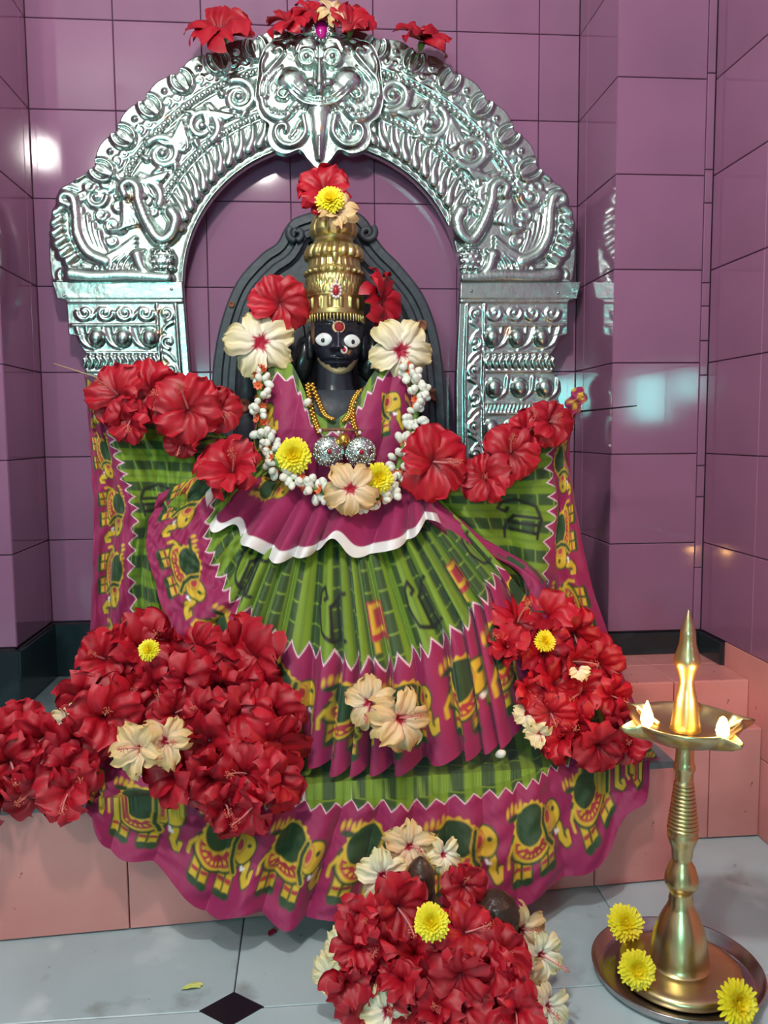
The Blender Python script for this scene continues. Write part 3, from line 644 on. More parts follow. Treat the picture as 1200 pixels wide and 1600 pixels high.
# ------------------------------------------------------------------ brass crown
cz = lambda y: at(522, y, IY)[2]; cxw = at(522, 440, IY)[0]; pm = pxm(IY)
prof = [(499, 44), (496, 46.5), (491, 46.5), (488, 45), (470, 44), (468, 45.5), (465, 44), (436, 42.5), (433, 44.5), (429, 45), (426, 44), (422, 41), (416, 40), (412, 39.5), (409, 41), (404, 42.5), (398, 42), (391, 38.5), (385, 34), (381, 31), (377, 30), (373, 31.5), (366, 34.5), (358, 34), (350, 31), (343, 28), (338, 28), (334, 24), (330, 15), (328, 2)]
py_ = np.interp(np.linspace(0, len(prof) - 1, 170), np.arange(len(prof)), [p[0] for p in prof]); pr_ = np.interp(np.linspace(0, len(prof) - 1, 170), np.arange(len(prof)), [p[1] for p in prof])
a = np.linspace(0, 2 * np.pi, 240, endpoint=False); YY, AA = np.meshgrid(py_, a, indexing='ij')
rel = np.zeros_like(YY)
band = lambda y0, y1: np.clip(np.minimum(YY - y0, y1 - YY) / 2.0, 0, 1)
rel += band(470, 489) * 2.4 * np.maximum(0, np.cos(AA * 17)) * (0.5 + 0.5 * (489 - YY) / 19)          # upright leaves
d1 = np.abs(((AA * 46 + YY) / 8.0) % 1 - 0.5) * 2; d2 = np.abs(((AA * 46 - YY) / 8.0) % 1 - 0.5) * 2
rel += band(437, 466) * 1.5 * (np.minimum(d1, d2) > 0.28)                                                  # lattice
rel += band(427, 434) * 2.2 * np.maximum(0, np.cos(AA * 26)) + band(409, 425) * 0.6 * np.maximum(0, np.cos(AA * 26 + 1))
rel += band(386, 410) * 3.0 * np.abs(np.cos(AA * 9 + (YY - 398) * 0.03)) ** 0.7
rel += band(340, 374) * 2.6 * np.abs(np.cos(AA * 5 + 0.0)) ** 0.6 * (0.6 + 0.4 * np.cos((YY - 357) / 17 * 1.4))
rel = np.cumsum(np.zeros_like(rel), 0) + rel
Rw = (pr_[:, None] - 1.2 + rel * 1.7) * pm; DY = 1.22
V = np.stack([cxw + Rw * np.cos(AA + np.pi / 2), IY - 0.004 + DY * Rw * np.sin(AA + np.pi / 2), np.array([cz(y) for y in py_])[:, None] + 0 * AA], -1).reshape(-1, 3)
F = grid_faces(170, 240, True).tolist(); F.append(list(range(240))[::-1])
crown = thing('brass_headdress', 'tall tiered brass crown with a ruby front jewel on the idol head', 'crown', (cxw, IY, cz(499)))
mk('crown_body', V, F, M['brass'], crown)
jc = at(525, 454, IY - 58 * pm); parts = [ball_vf(jc + np.array([7.0 * pm * math.cos(k / 12 * 6.283), 0, 9.5 * pm * math.sin(k / 12 * 6.283)]), 2.3 * pm, 7, 5) for k in range(12)]
j = mk('jewel_setting', *merge(parts), M['white_gem'], crown); mk('ruby', *ball_vf(jc, (4.6 * pm, 4 * pm, 7 * pm), 12, 8), M['ruby'], j)
mk('jewel_tip', *ball_vf(jc + np.array([0, 0, 14 * pm]), (2 * pm, 2 * pm, 4 * pm), 8, 6), M['white_gem'], j)
hc = at(523, 352, IY - 47 * pm); mk('heart_boss', *ball_vf(hc, (4.5 * pm, 4 * pm, 7 * pm), 12, 8), M['silver_plain'], crown)
mk('oval_boss', *ball_vf(at(523, 398, IY - 55 * pm), (5 * pm, 4 * pm, 9 * pm), 12, 8), M['brass'], crown)
fr_ = []
for k in range(26):
    an = -math.pi * (0.05 + 0.9 * k / 25); fr_.append(ball_vf((cxw + 45.5 * pm * math.cos(an), IY - 0.004 + 55.5 * pm * math.sin(an), cz(501.5 + (k % 2))), (1.6 * pm, 1.6 * pm, 5.5 * pm), 7, 6))
mk('fringe', *merge(fr_), M['brass'], crown)

# ------------------------------------------------------------------ printed cotton sari
C_MAG = s2l((152, 24, 84)); C_RED = s2l((172, 44, 62)); C_YEL = s2l((212, 174, 44)); C_DGR = s2l((34, 66, 34)); C_LG = s2l((116, 146, 30)); C_MG = s2l((40, 70, 32)); C_LINE = s2l((150, 176, 66)); C_PNK = s2l((240, 206, 224)); C_BLK = s2l((22, 26, 20)); C_WHT = s2l((240, 236, 236))
def put(col, m, c):
    m = np.clip(m, 0, 1)[..., None]; return col * (1 - m) + m * c
def soft(d, e): return np.clip(0.5 - d / e, 0, 1)
def seg_d(x, y, pts):
    d = np.full(x.shape, 9.0)
    for (ax, ay), (bx, by) in zip(pts[:-1], pts[1:]):
        ux, uy = bx - ax, by - ay; t = np.clip(((x - ax) * ux + (y - ay) * uy) / (ux * ux + uy * uy), 0, 1)
        d = np.minimum(d, np.hypot(x - ax - t * ux, y - ay - t * uy))
    return d
def ell(x, y, cx, cy, rx, ry): return (np.hypot((x - cx) / rx, (y - cy) / ry) - 1) * min(rx, ry)
def elephant(col, x, y, e):
    """x,y in motif units (about -1..1), e = edge softness"""
    legs = []
    for lx in (-0.62, -0.36, 0.12, 0.36):
        d = np.maximum(np.abs(x - lx) - 0.10, np.abs(y + 0.48) - 0.30); legs.append(d)
        col = put(col, soft(d - 0.05, e), C_DGR); col = put(col, soft(d, e), C_YEL)
        col = put(col, soft(ell(x, y, lx + 0.02, -0.86, 0.15, 0.10), e), C_DGR)
        col = put(col, soft(np.abs(y + 0.55) - 0.05, e) * soft(d, e), C_RED)
    tr = [(0.66, 0.18), (0.80, -0.10), (0.80, -0.38), (0.92, -0.55), (1.06, -0.46), (1.04, -0.32)]
    d = seg_d(x, y, tr); col = put(col, soft(d - 0.13, e), C_DGR); col = put(col, soft(d - 0.085, e), C_YEL)
    d = seg_d(x, y, [(0.60, -0.05), (0.66, -0.22), (0.72, -0.20)]); col = put(col, soft(d - 0.04, e), C_WHT)
    d = ell(x, y, -0.14, 0.02, 0.66, 0.46); col = put(col, soft(d - 0.06, e), C_DGR); col = put(col, soft(d, e), C_YEL); col = put(col, soft(d + 0.07, e), C_RED)
    d = ell(x, y, -0.16, -0.02, 0.40, 0.26); ang = np.arctan2(y, x + 0.16); col = put(col, soft(np.abs(d) - 0.035, e) * (np.sin(ang * 16) > -0.2), C_YEL)
    d = ell(x, y, -0.20, 0.40, 0.42, 0.42); a2 = np.arctan2(y - 0.40, x + 0.20); col = put(col, soft(d - 0.10 - 0.03 * np.sin(a2 * 14), e), C_YEL); col = put(col, soft(d - 0.03, e), C_DGR)
    d = ell(x, y, 0.55, 0.26, 0.34, 0.34); col = put(col, soft(d - 0.05, e), C_DGR); col = put(col, soft(d, e), C_YEL)
    col = put(col, soft(ell(x, y, 0.40, 0.30, 0.16, 0.24), e), C_RED); col = put(col, soft(np.abs(ell(x, y, 0.40, 0.30, 0.12, 0.18)) - 0.02, e), C_YEL)
    col = put(col, soft(ell(x, y, 0.68, 0.34, 0.07, 0.06), e), C_DGR)
    d = seg_d(x, y, [(0.28, 0.55), (0.22, 0.25), (0.28, -0.10), (0.44, -0.32)]); col = put(col, soft(d - 0.10, e), C_DGR); col = put(col, soft(np.abs(d - 0.075) - 0.018, e), C_YEL)
    col = put(col, soft(seg_d(x, y, [(-0.80, 0.10), (-0.92, -0.10), (-0.90, -0.34)]) - 0.045, e), C_YEL)
    for k in range(4): col = put(col, soft(ell(x, y, -0.92 + 0.14 * k, 0.80 + 0.06 * (k % 2), 0.05, 0.12), e), C_YEL)
    col = put(col, soft(ell(x, y, -0.72, 0.64, 0.20, 0.07), e), C_DGR)
    return col
def sari_print(u, v, Wb, off=0.0, cell=0.185, field=True, saw=0.026, line=0.0022):
    """u along the border, v up from its edge (metres)"""
    col = np.zeros(u.shape + (3,)); col[:] = C_MAG
    # border band: row of elephants
    uu = (u + off) / cell; k = np.floor(uu); x = ((uu - k) - 0.5) * 2.15; 
    y = (v - Wb * 0.50) / (Wb * 0.37)
    e = 0.05
    col = elephant(col, x, y, e)
    # field above the saw-tooth
    tri = np.abs(((u / 0.036) % 1) - 0.5) * 2
    vb = Wb + saw * tri - 0.010
    d = v - vb
    su = (u / 0.0676) % 1; sv = (v / 0.031) % 1
    fieldc = np.zeros_like(col); fieldc[:] = C_LG
    blk = np.clip((0.5 - np.abs(su - 0.30) / 0.50) * 8, 0, 1)
    cellm = blk * np.clip((0.5 - np.abs(sv - 0.5)) * 12, 0, 1)
    fieldc = put(fieldc, blk * 0.35, C_LINE); fieldc = put(fieldc, cellm * 0.95, C_MG)
    fieldc = put(fieldc, np.clip(1 - np.abs(su - 0.80) / 0.10, 0, 1) * 0.35, C_MG)
    if field:
        # sparse figures: dark curls and small figures in maroon and yellow
        fu, fv = (u + 0.05 + off) / 0.17, (v - Wb) / 0.13
        ku, kv = np.floor(fu), np.floor(fv); x = (fu - ku - 0.5) * 2; y = (fv - kv - 0.5) * 2; sel = ((ku + kv) % 2 == 0)
        for pts in ([(-0.5, 0.5), (-0.6, 0.1), (-0.4, -0.4), (0, -0.6), (0.5, -0.5)], [(-0.5, 0.5), (-0.3, 0.62), (-0.2, 0.4), (-0.32, 0.34)], [(-0.1, 0.2), (-0.05, -0.55)], [(0.1, 0.25), (0.15, -0.55)], [(0.3, 0.35), (0.38, -0.5)], [(-0.1, 0.2), (0.3, 0.5), (0.55, 0.55)]):
            fieldc = put(fieldc, soft(seg_d(x, y, pts) - 0.05, 0.05) * sel, C_BLK)
        d2 = np.maximum(np.abs(x) - 0.36, np.abs(y) - 0.42)
        fieldc = put(fieldc, soft(d2, 0.06) * ~sel * (np.sin(ku * 3.1) > 0.2), C_RED)
        fieldc = put(fieldc, soft(np.abs(np.maximum(np.abs(x) - 0.22, np.abs(y - 0.05) - 0.26)) - 0.06, 0.06) * ~sel * (np.sin(ku * 3.1) > 0.2), C_YEL)
        fieldc = put(fieldc, soft(np.maximum(np.abs(np.abs(x) - 0.2) - 0.06, np.abs(y + 0.55) - 0.12), 0.06) * ~sel * (np.sin(ku * 3.1) > 0.2), C_YEL)
    col = put(col, soft(-d, 0.0016), fieldc)
    col = put(col, soft(np.abs(d) - line, 0.0018), C_PNK)
    return col
sb = at(520, 1240, 1.38)
sari = thing('sari', 'magenta and green cotton sari printed with elephants draped over the idol', 'sari', (sb[0], sb[1], ZT))
def loft(keys, ns, nt, tk):
    """keys[k] = list of (px,py,Y); smooth across the keys, piecewise smooth along each"""
    K = np.array(keys, float); A = crom(K, ns)                       # ns x rows x 3
    t = np.linspace(0, 1, nt); r = A.shape[1]; out = np.zeros((ns, nt, 3))
    for c in range(3):
        for i in range(ns): out[i, :, c] = np.interp(t, tk, A[i, :, c])
    # round the kinks along t
    for _ in range(3 + nt // 16):
        out[:, 1:-1] = (out[:, :-2] + 2 * out[:, 1:-1] + out[:, 2:]) / 4
    return out, np.linspace(0, 1, ns), t
def cloth(name, P, disp, colors, parent, rest=False):
    n, m = P.shape[:2]
    W = at(P[..., 0], P[..., 1], P[..., 2]) + disp
    wr_ = vnoise(W[..., 0] * 26, W[..., 2] * 22, n) * 0.0016 + vnoise(W[..., 0] * 60 + W[..., 2] * 30, W[..., 2] * 40, m) * 0.0009
    W[..., 1] += wr_
    if rest:                                       # lies on the platform top, then hangs clear of its front
        fy = FA[1] + (W[..., 0] - FA[0]) * (FB[1] - FA[1]) / (FB[0] - FA[0])
        gap = np.clip((fy - 0.010 - W[..., 1]) / 0.02, 0, 1)
        W[..., 2] = np.where(W[..., 1] > fy - 0.010, np.maximum(W[..., 2], ZT + 0.008), W[..., 2])
        W[..., 1] = np.where(W[..., 2] < ZT, np.minimum(W[..., 1], fy - 0.010), W[..., 1])
    return mk(name, W.reshape(-1, 3), grid_faces(n, m), M['cloth'], parent, True, colors.reshape(-1, 3))
def pleat(x, sharp=0.6):
    """knife-pleat wave 0..1"""
    f = x % 1; return np.where(f < sharp, np.sin(f / sharp * np.pi / 2), np.cos((f - sharp) / (1 - sharp) * np.pi / 2))
Z3 = lambda s: np.zeros(s + (3,))

# the pleated fan over the lap
fan = [[(420, 698, 1.665), (368, 716, 1.62), (248, 772, 1.585)], [(430, 728, 1.66), (326, 822, 1.585), (229, 846, 1.55)], [(448, 750, 1.655), (348, 902, 1.545), (258, 956, 1.50)],
       [(470, 765, 1.65), (398, 965, 1.51), (328, 1085, 1.44)], [(495, 772, 1.645), (455, 1002, 1.485), (438, 1158, 1.405)], [(525, 776, 1.64), (535, 1022, 1.465), (515, 1192, 1.388)],
       [(552, 776, 1.64), (600, 1030, 1.46), (602, 1196, 1.382)], [(585, 774, 1.64), (668, 1004, 1.465), (690, 1180, 1.39)], [(615, 768, 1.645), (725, 962, 1.485), (765, 1162, 1.41)],
       [(640, 758, 1.65), (757, 912, 1.51), (820, 1110, 1.45)], [(655, 745, 1.655), (778, 880, 1.54), (846, 960, 1.51)]]
ns, nt, tz = 640, 250, 0.54
P, s, t = loft(fan, ns, nt, [0, tz, 1])
S_, T_ = np.meshgrid(s, t, indexing='ij')
ramp = np.clip(T_ / 0.35, 0, 1)
ph_ = S_ * 21 + 0.35 * np.sin(S_ * 23); lf = np.clip((S_ - 0.16) / 0.14, 0.12, 1)
pl = pleat(ph_); dd = Z3(S_.shape)
amp = (0.022 + 0.012 * T_) * (0.5 + 0.5 * ramp) * lf
dd[..., 1] = -amp * pl + 0.006 * np.sin(S_ * 60 + T_ * 5) * T_ - 0.05 * np.sin(np.clip(T_, 0, 1) * np.pi) ** 1.2 * 0.6
dd[..., 2] = 0.010 * T_ ** 3 * np.cos(ph_ * 2 * np.pi) * 0.6 * lf; dd[..., 0] = 0.010 * np.cos(ph_ * 2 * np.pi) * T_ * lf; dd[..., 1] -= 0.012 * (1 - lf) * vnoise(S_ * 30, T_ * 7, 4)
u = S_ * 1.42; v = np.where(T_ > tz, (1 - T_) / (1 - tz) * 0.205, 0.205 + (tz - T_) / tz * 0.24)
cloth('pleated_fan', P, dd, sari_print(u, v, 0.205, off=0.03, cell=0.172), sari)

# the lower tier falling over the platform edge
low = [[(165, 1106, 1.52), (152, 1160, 1.41), (134, 1250, 1.345)], [(225, 1118, 1.52), (195, 1200, 1.38), (163, 1310, 1.30)], [(330, 1138, 1.52), (305, 1238, 1.355), (250, 1374, 1.275)], [(400, 1148, 1.52), (395, 1255, 1.34), (335, 1430, 1.255)],
       [(470, 1154, 1.52), (475, 1260, 1.335), (415, 1424, 1.262)], [(560, 1158, 1.52), (560, 1262, 1.335), (500, 1446, 1.255)], [(650, 1158, 1.52), (650, 1262, 1.335), (630, 1452, 1.255)], [(740, 1150, 1.52), (750, 1246, 1.34), (742, 1428, 1.268)],
       [(815, 1138, 1.53), (828, 1224, 1.35), (835, 1402, 1.283)], [(880, 1118, 1.54), (882, 1194, 1.38), (930, 1352, 1.305)], [(930, 1098, 1.56), (945, 1160, 1.415), (992, 1272, 1.35)], [(960, 1083, 1.58), (985, 1138, 1.45), (1029, 1186, 1.405)]]
ns, nt, tz = 700, 210, 0.36
P, s, t = loft(low, ns, nt, [0, tz, 1]); S_, T_ = np.meshgrid(s, t, indexing='ij')
dd = Z3(S_.shape)
f1 = np.clip((T_ - 0.15) / 0.5, 0, 1)
ph_ = S_ * 15 + 0.5 * np.sin(S_ * 11); cen_ = np.exp(-((S_ - 0.42) / 0.22) ** 2)
dd[..., 1] = -(0.008 + 0.016 * f1) * (pleat(ph_, 0.55) - 0.5) * (0.45 + 0.8 * cen_) - 0.012 * np.sin(S_ * 19 + 1.0) * f1 - 0.01 * f1 * vnoise(S_ * 14, T_ * 6, 5)
dd[..., 2] = 0.010 * np.sin(S_ * 44) * T_ ** 2 + 0.012 * np.sin(T_ * np.pi) * 0.5
u = S_ * 1.38; v = np.where(T_ > tz, (1 - T_) / (1 - tz) * 0.205, 0.205 + (tz - T_) / tz * 0.12)
cloth('lower_tier', P, dd, sari_print(u, v, 0.205, off=0.06, cell=0.165, field=False, saw=0.017, line=0.0012), sari, True)

# drapes at the two sides, hung from the shoulders of the frame
ld = [[(131, 586, 1.60), (150, 606, 1.60), (300, 650, 1.62)], [(138, 670, 1.60), (170, 676, 1.59), (360, 690, 1.63)], [(146, 740, 1.60), (192, 738, 1.585), (360, 745, 1.62)], [(150, 810, 1.60), (212, 800, 1.58), (330, 815, 1.60)],
      [(148, 890, 1.60), (206, 880, 1.57), (300, 890, 1.57)], [(144, 980, 1.60), (212, 975, 1.56), (300, 985, 1.55)], [(142, 1110, 1.59), (222, 1110, 1.54), (310, 1110, 1.52)]]
ns, nt, tz = 330, 200, 0.36
P, s, t = loft(ld, ns, nt, [0, tz, 1]); S_, T_ = np.meshgrid(s, t, indexing='ij'); dd = Z3(S_.shape)
dd[..., 1] = -0.022 * np.clip(S_ * 4, 0, 1) * pleat(T_ * 3.0 + S_ * 0.9, 0.5) - 0.012 * vnoise(S_ * 9, T_ * 9, 3)
v = np.where(T_ < tz, T_ / tz * 0.15, 0.15 + (T_ - tz) * 0.36); u = S_ * 0.75
cloth('side_drape', P, dd, sari_print(u, v, 0.15, off=0.04, cell=0.16), sari)
rd = [[(912, 612, 1.60), (893, 640, 1.60), (800, 690, 1.62)], [(889, 690, 1.60), (862, 715, 1.59), (660, 752, 1.63)], [(893, 760, 1.60), (866, 790, 1.585), (640, 785, 1.63)], [(905, 850, 1.60), (852, 870, 1.58), (700, 850, 1.60)],
      [(930, 945, 1.60), (848, 950, 1.565), (770, 930, 1.57)], [(960, 1030, 1.58), (855, 1030, 1.54), (790, 1020, 1.54)], [(992, 1110, 1.55), (865, 1110, 1.51), (800, 1110, 1.51)]]
ns, nt, tz = 330, 220, 0.34
P, s, t = loft(rd, ns, nt, [0, tz, 1]); S_, T_ = np.meshgrid(s, t, indexing='ij'); dd = Z3(S_.shape)
dd[..., 1] = -0.024 * np.clip(S_ * 4, 0, 1) * pleat(T_ * 3.2 + S_ * 0.5, 0.5) - 0.012 * vnoise(S_ * 9, T_ * 9, 8)
v = np.where(T_ < tz, T_ / tz * 0.15, 0.15 + (T_ - tz) * 0.40); u = S_ * 0.72
c_ = cloth('side_drape', P, dd, sari_print(u, v, 0.15, off=0.10, cell=0.17), sari)
# twisted magenta edge running from the waist to the right drape
pth = crom(np.array([(650, 772, 1.60), (690, 812, 1.575), (745, 850, 1.555), (790, 872, 1.54), (832, 905, 1.525), (838, 960, 1.51), (806, 1010, 1.48)]), 90)
Wp = at(pth[:, 0], pth[:, 1], pth[:, 2]); rad = 0.012 + 0.007 * np.sin(np.linspace(0, 9, 90)) + 0.01 * np.linspace(0, 1, 90)
V, F = tube_vf(Wp, rad, 16); aa = np.tile(np.arange(16), 90); kk = np.repeat(np.arange(90), 16)
V = V + (0.004 * np.sin(aa * 2.4 + kk * 0.22))[:, None] * np.array([0.3, -1, 0.5])
cc = np.repeat(C_MAG[None], len(V), 0); cc[(kk > 40) & ((aa + kk // 9) % 5 == 0)] = C_DGR; mk('twisted_edge', V, F, M['cloth'], sari, True, cc)
# little gathered tip over the right end of the rod
V, F = ball_vf((0, 0, 0), (0.015, 0.012, 0.024), 22, 16); V[:, 0] += 0.35 * V[:, 2]; V += 0.005 * np.sin(V[:, [2, 0, 1]] * 300); cc = np.where((np.sin(V[:, :1] * 240) * np.sin(V[:, 2:] * 200)) > 0.15, C_YEL, C_MAG)
mk('gathered_tip', V + at(900, 626, 1.59), F, M['cloth'], sari, True, cc)

# bodice round the shoulders
xs = [396, 412, 432, 455, 470, 485, 500, 522, 545, 562, 578, 598, 622, 640, 652]; yt = [640, 580, 566, 566, 596, 636, 652, 658, 642, 616, 590, 562, 556, 585, 640]
ns, nt = 260, 170; xg = np.linspace(396, 652, ns); tg_ = np.linspace(0, 1, nt)
ytg = np.interp(xg, xs, yt); k_ = np.ones(9) / 9; ytg = np.convolve(np.pad(ytg, 4, mode='edge'), k_, 'valid')
XG, TG = np.meshgrid(xg, tg_, indexing='ij'); YG = ytg[:, None] + (800 - ytg[:, None]) * TG
XG2 = 524 + (XG - 524) * (1 - 0.22 * np.clip((YG - 690) / 100, 0, 1))
DG = 1.72 - 0.085 * np.sqrt(np.clip(1 - ((XG - 524) / 136.0) ** 2, 0, 1)) * np.clip(0.35 + (YG - 560) / 170, 0.4, 1)
dd = Z3(XG.shape); dd[..., 1] = -0.010 * pleat(XG / 47 + YG / 300, 0.5) * np.clip(TG * 4, 0, 1)
dist = (YG - ytg[:, None]) * 0.0013; edge = np.abs(XG - 524) * 0.0013
vv = 0.15 + 0.030 - np.minimum(dist, 0.3); arc = np.concatenate([[0], np.cumsum(np.hypot(np.diff(xg), np.diff(ytg)))]) * 0.0013; col = sari_print(arc[:, None] + 0 * YG, vv, 0.15, off=0.02, cell=0.13, saw=0.02)
plainm = ((XG > 440) & (XG < 596) & (vv < 0.142))[..., None]; col = np.where(plainm, C_MAG, col)
cloth('bodice', np.stack([XG2, YG, DG], -1), dd, col, sari)

# gathered waist frill with a white edge
top = np.array([(392, 700, 1.66), (400, 735, 1.645), (425, 748, 1.635), (460, 755, 1.625), (500, 760, 1.62), (540, 762, 1.62), (580, 762, 1.62), (620, 755, 1.63), (645, 740, 1.645), (655, 720, 1.66)])
bot = np.array([(326, 762, 1.62), (334, 818, 1.60), (372, 822, 1.585), (382, 846, 1.575), (425, 866, 1.565), (478, 868, 1.56), (512, 838, 1.565), (550, 862, 1.56), (610, 856, 1.565), (655, 818, 1.575), (690, 812, 1.60)])
ns, nt = 300, 60; A1, A2 = crom(top, ns), crom(bot, ns); t = np.linspace(0, 1, nt)[None, :, None]; P = A1[:, None] * (1 - t) + A2[:, None] * t
S_, T_ = np.meshgrid(np.linspace(0, 1, ns), np.linspace(0, 1, nt), indexing='ij'); dd = Z3(S_.shape)
dd[..., 1] = -0.045 * T_ ** 0.8 * (pleat(S_ * 8.5 + 0.4 * np.sin(S_ * 14), 0.3)) - 0.02 * np.sin(T_ * np.pi / 1.4); dd[..., 2] = 0.006 * T_ * np.sin(S_ * 42)
col = Z3(S_.shape); col[:] = C_MAG; col = put(col, soft(0.84 - T_, 0.02), C_WHT)
col = np.where((T_ < 0.5)[..., None] & ((S_ > 0.12) & (S_ < 0.36))[..., None], elephant(col, (S_ - 0.25) * 11, (T_ - 0.02) * 2.6, 0.08), col)
cloth('waist_frill', P, dd, col, sari)['label'] = 'magenta frill with a white edge'

# ------------------------------------------------------------------ flowers
def petal_mesh(name, m, seed, base, mid, tip, L=1.0, Wd=0.50, ruf=0.085, curl=0.32, heart=None):
    r = np.random.RandomState(seed); n, k = 15, 17
    t = np.linspace(0, 1, n)[:, None]; s = np.linspace(-1, 1, k)[None]
    wdt = Wd * (0.16 + 0.84 * np.sin(np.clip(t * 1.12, 0, 1) ** 0.85 * np.pi * 0.62)) * np.where(t > 0.86, np.sqrt(np.clip(1 - ((t - 0.86) / 0.17) ** 2, 0.05, 1)), 1)
    saw = np.where(np.arange(k) % 2 == 0, 1.0, -1.0)[None]
    x = t * L * (1 - 0.10 * s ** 2 * t) + 0 * s; y = s * wdt
    x = x + (0.030 * np.sin(s * 7 + seed) + 0.016 * saw) * t ** 4; y = y + 0.018 * np.sin(t * 17 + seed) * np.sign(s)
    a1, a2, a3 = r.rand(3) * 6
    z = 0.12 * np.sin(t * np.pi) - curl * t ** 3 * 0.7 - 0.10 * s ** 2 * t + ruf * t ** 1.5 * np.sin(s * (4.6 + r.rand() * 2.5) + a1) * (0.4 + np.abs(s)) + 0.055 * t ** 2 * np.sin(s * 9 + t * 7 + a2)
    z = z + 0.030 * np.cos(s * np.pi * 3.4 + 0.6 * np.sin(t * 5 + a3)) * np.sin(np.clip(t * 1.1, 0, 1) * np.pi * 0.9)      # veins and creases
    V = np.stack([x, y, z], -1).reshape(-1, 3)
    f = (t + 0 * s)[..., None]; vein = (0.5 + 0.5 * np.cos(s * np.pi * 6 + t * 2))[..., None] * np.ones_like(f)
    c = np.where(f < 0.3, s2l(base) * (1 - f / 0.3) + s2l(mid) * (f / 0.3), s2l(mid) * (1 - (f - .3) / .7) + s2l(tip) * (f - .3) / .7)
    if heart is not None: c = np.where(f < 0.17 + 0.05 * vein, s2l(heart), c)
    c = c * (0.84 + 0.22 * vein)
    me = new_mesh(name, V, grid_faces(n, k), True, c.reshape(-1, 3)); me.materials.append(m); return me
RED_P = [petal_mesh('petal', M['red'], k, (96, 4, 20), (174, 10, 32), (188, 20, 42), Wd=0.54 + 0.03 * (k % 3), ruf=0.09 + 0.03 * (k % 4), curl=0.10 + 0.12 * (k % 3)) for k in range(9)]
CRM_P = [petal_mesh('petal', M['cream'], 20 + k, (240, 190, 200), (248, 236, 214), (236, 216, 160), Wd=0.42, ruf=0.13, curl=0.25, heart=(176, 14, 52)) for k in range(4)]
PCH_P = [petal_mesh('petal', M['cream'], 30 + k, (236, 180, 180), (238, 206, 172), (228, 188, 126), Wd=0.44, ruf=0.17, curl=0.4, heart=(176, 20, 52)) for k in range(4)]
tp = np.linspace(0, 1, 14); path = np.stack([0.10 * np.sin(tp * 2.0), 0.06 * tp ** 2, 0.04 + 1.08 * tp - 0.10 * tp ** 2], -1)
V, F = tube_vf(path, np.linspace(0.034, 0.018, 14), 6); STAMEN = new_mesh('stamen', V, F); STAMEN.materials.append(M['stamen'])
r_ = np.random.RandomState(3); pr = []
for k in range(26):
    q = path[-1 - k // 5 if k < 25 else -1] + np.array([*(r_.normal(0, 1, 2) * 0.055), r_.uniform(-0.03, 0.03)]); pr.append(ball_vf(q, 0.020, 5, 4))
for k in range(5): pr.append(tube_vf(np.array([path[-1], path[-1] + np.array([math.cos(k * 1.26) * 0.07, math.sin(k * 1.26) * 0.07, 0.06])]), 0.009, 4))
V, F = merge(pr); ANTHER = new_mesh('anthers', V, F); ANTHER.materials.append(M['anther'])
V, F = merge([lathe_vf([(0.02, -0.48), (0.03, -0.32), (0.09, -0.28), (0.13, -0.14), (0.12, -0.05)], 8)]); CALYX = new_mesh('calyx', V, F); CALYX.materials.append(M['calyx'])
def face_to(o, n, spin):
    n = Vector(n).normalized(); up = Vector((0.02, 0.05, 1)); 
    if abs(n.dot(up)) > 0.95: up = Vector((0, 1, 0))
    x = up.cross(n).normalized(); y = n.cross(x); R = Matrix((x, y, n)).transposed() @ Matrix.Rotation(spin, 3, 'Z')
    o.rotation_euler = R.to_euler()
rnd = random.Random(11)
def hibiscus(px, py, Y, r, nx=0.0, nz=0.2, tilt=18, kind='red', label=None, group=None, spin=None, stamen=True, calyx=True, npet=5, jit=10, slen=1.0):
    name = {'red': 'red_hibiscus', 'cream': 'cream_hibiscus', 'peach': 'peach_hibiscus'}[kind]; P = {'red': RED_P, 'cream': CRM_P, 'peach': PCH_P}[kind]
    o = thing(name, label, 'flower', at(px, py, Y), group)
    o.scale = (r * pxm(Y),) * 3; face_to(o, (nx, -1, nz), rnd.uniform(0, 6.28) if spin is None else spin)
    for k in range(npet):
        p = link('petal', P[rnd.randrange(len(P))], None, o)
        p.rotation_euler = (math.radians(14 + rnd.uniform(-6, 6)), math.radians(-tilt + rnd.uniform(-jit, jit)), 2 * math.pi * k / 5 + rnd.uniform(-0.12, 0.12))
        f = rnd.uniform(0.90, 1.06); p.scale = (f, f * rnd.uniform(0.95, 1.1), f)
    if stamen:
        st = link('stamen', STAMEN, None, o); st.rotation_euler = (rnd.uniform(-.5, .5), rnd.uniform(-.5, .5), 0); st.scale = (1, 1, slen)
        an = link('anthers', ANTHER, None, st)
    if calyx: link('calyx', CALYX, None, o)
    return o
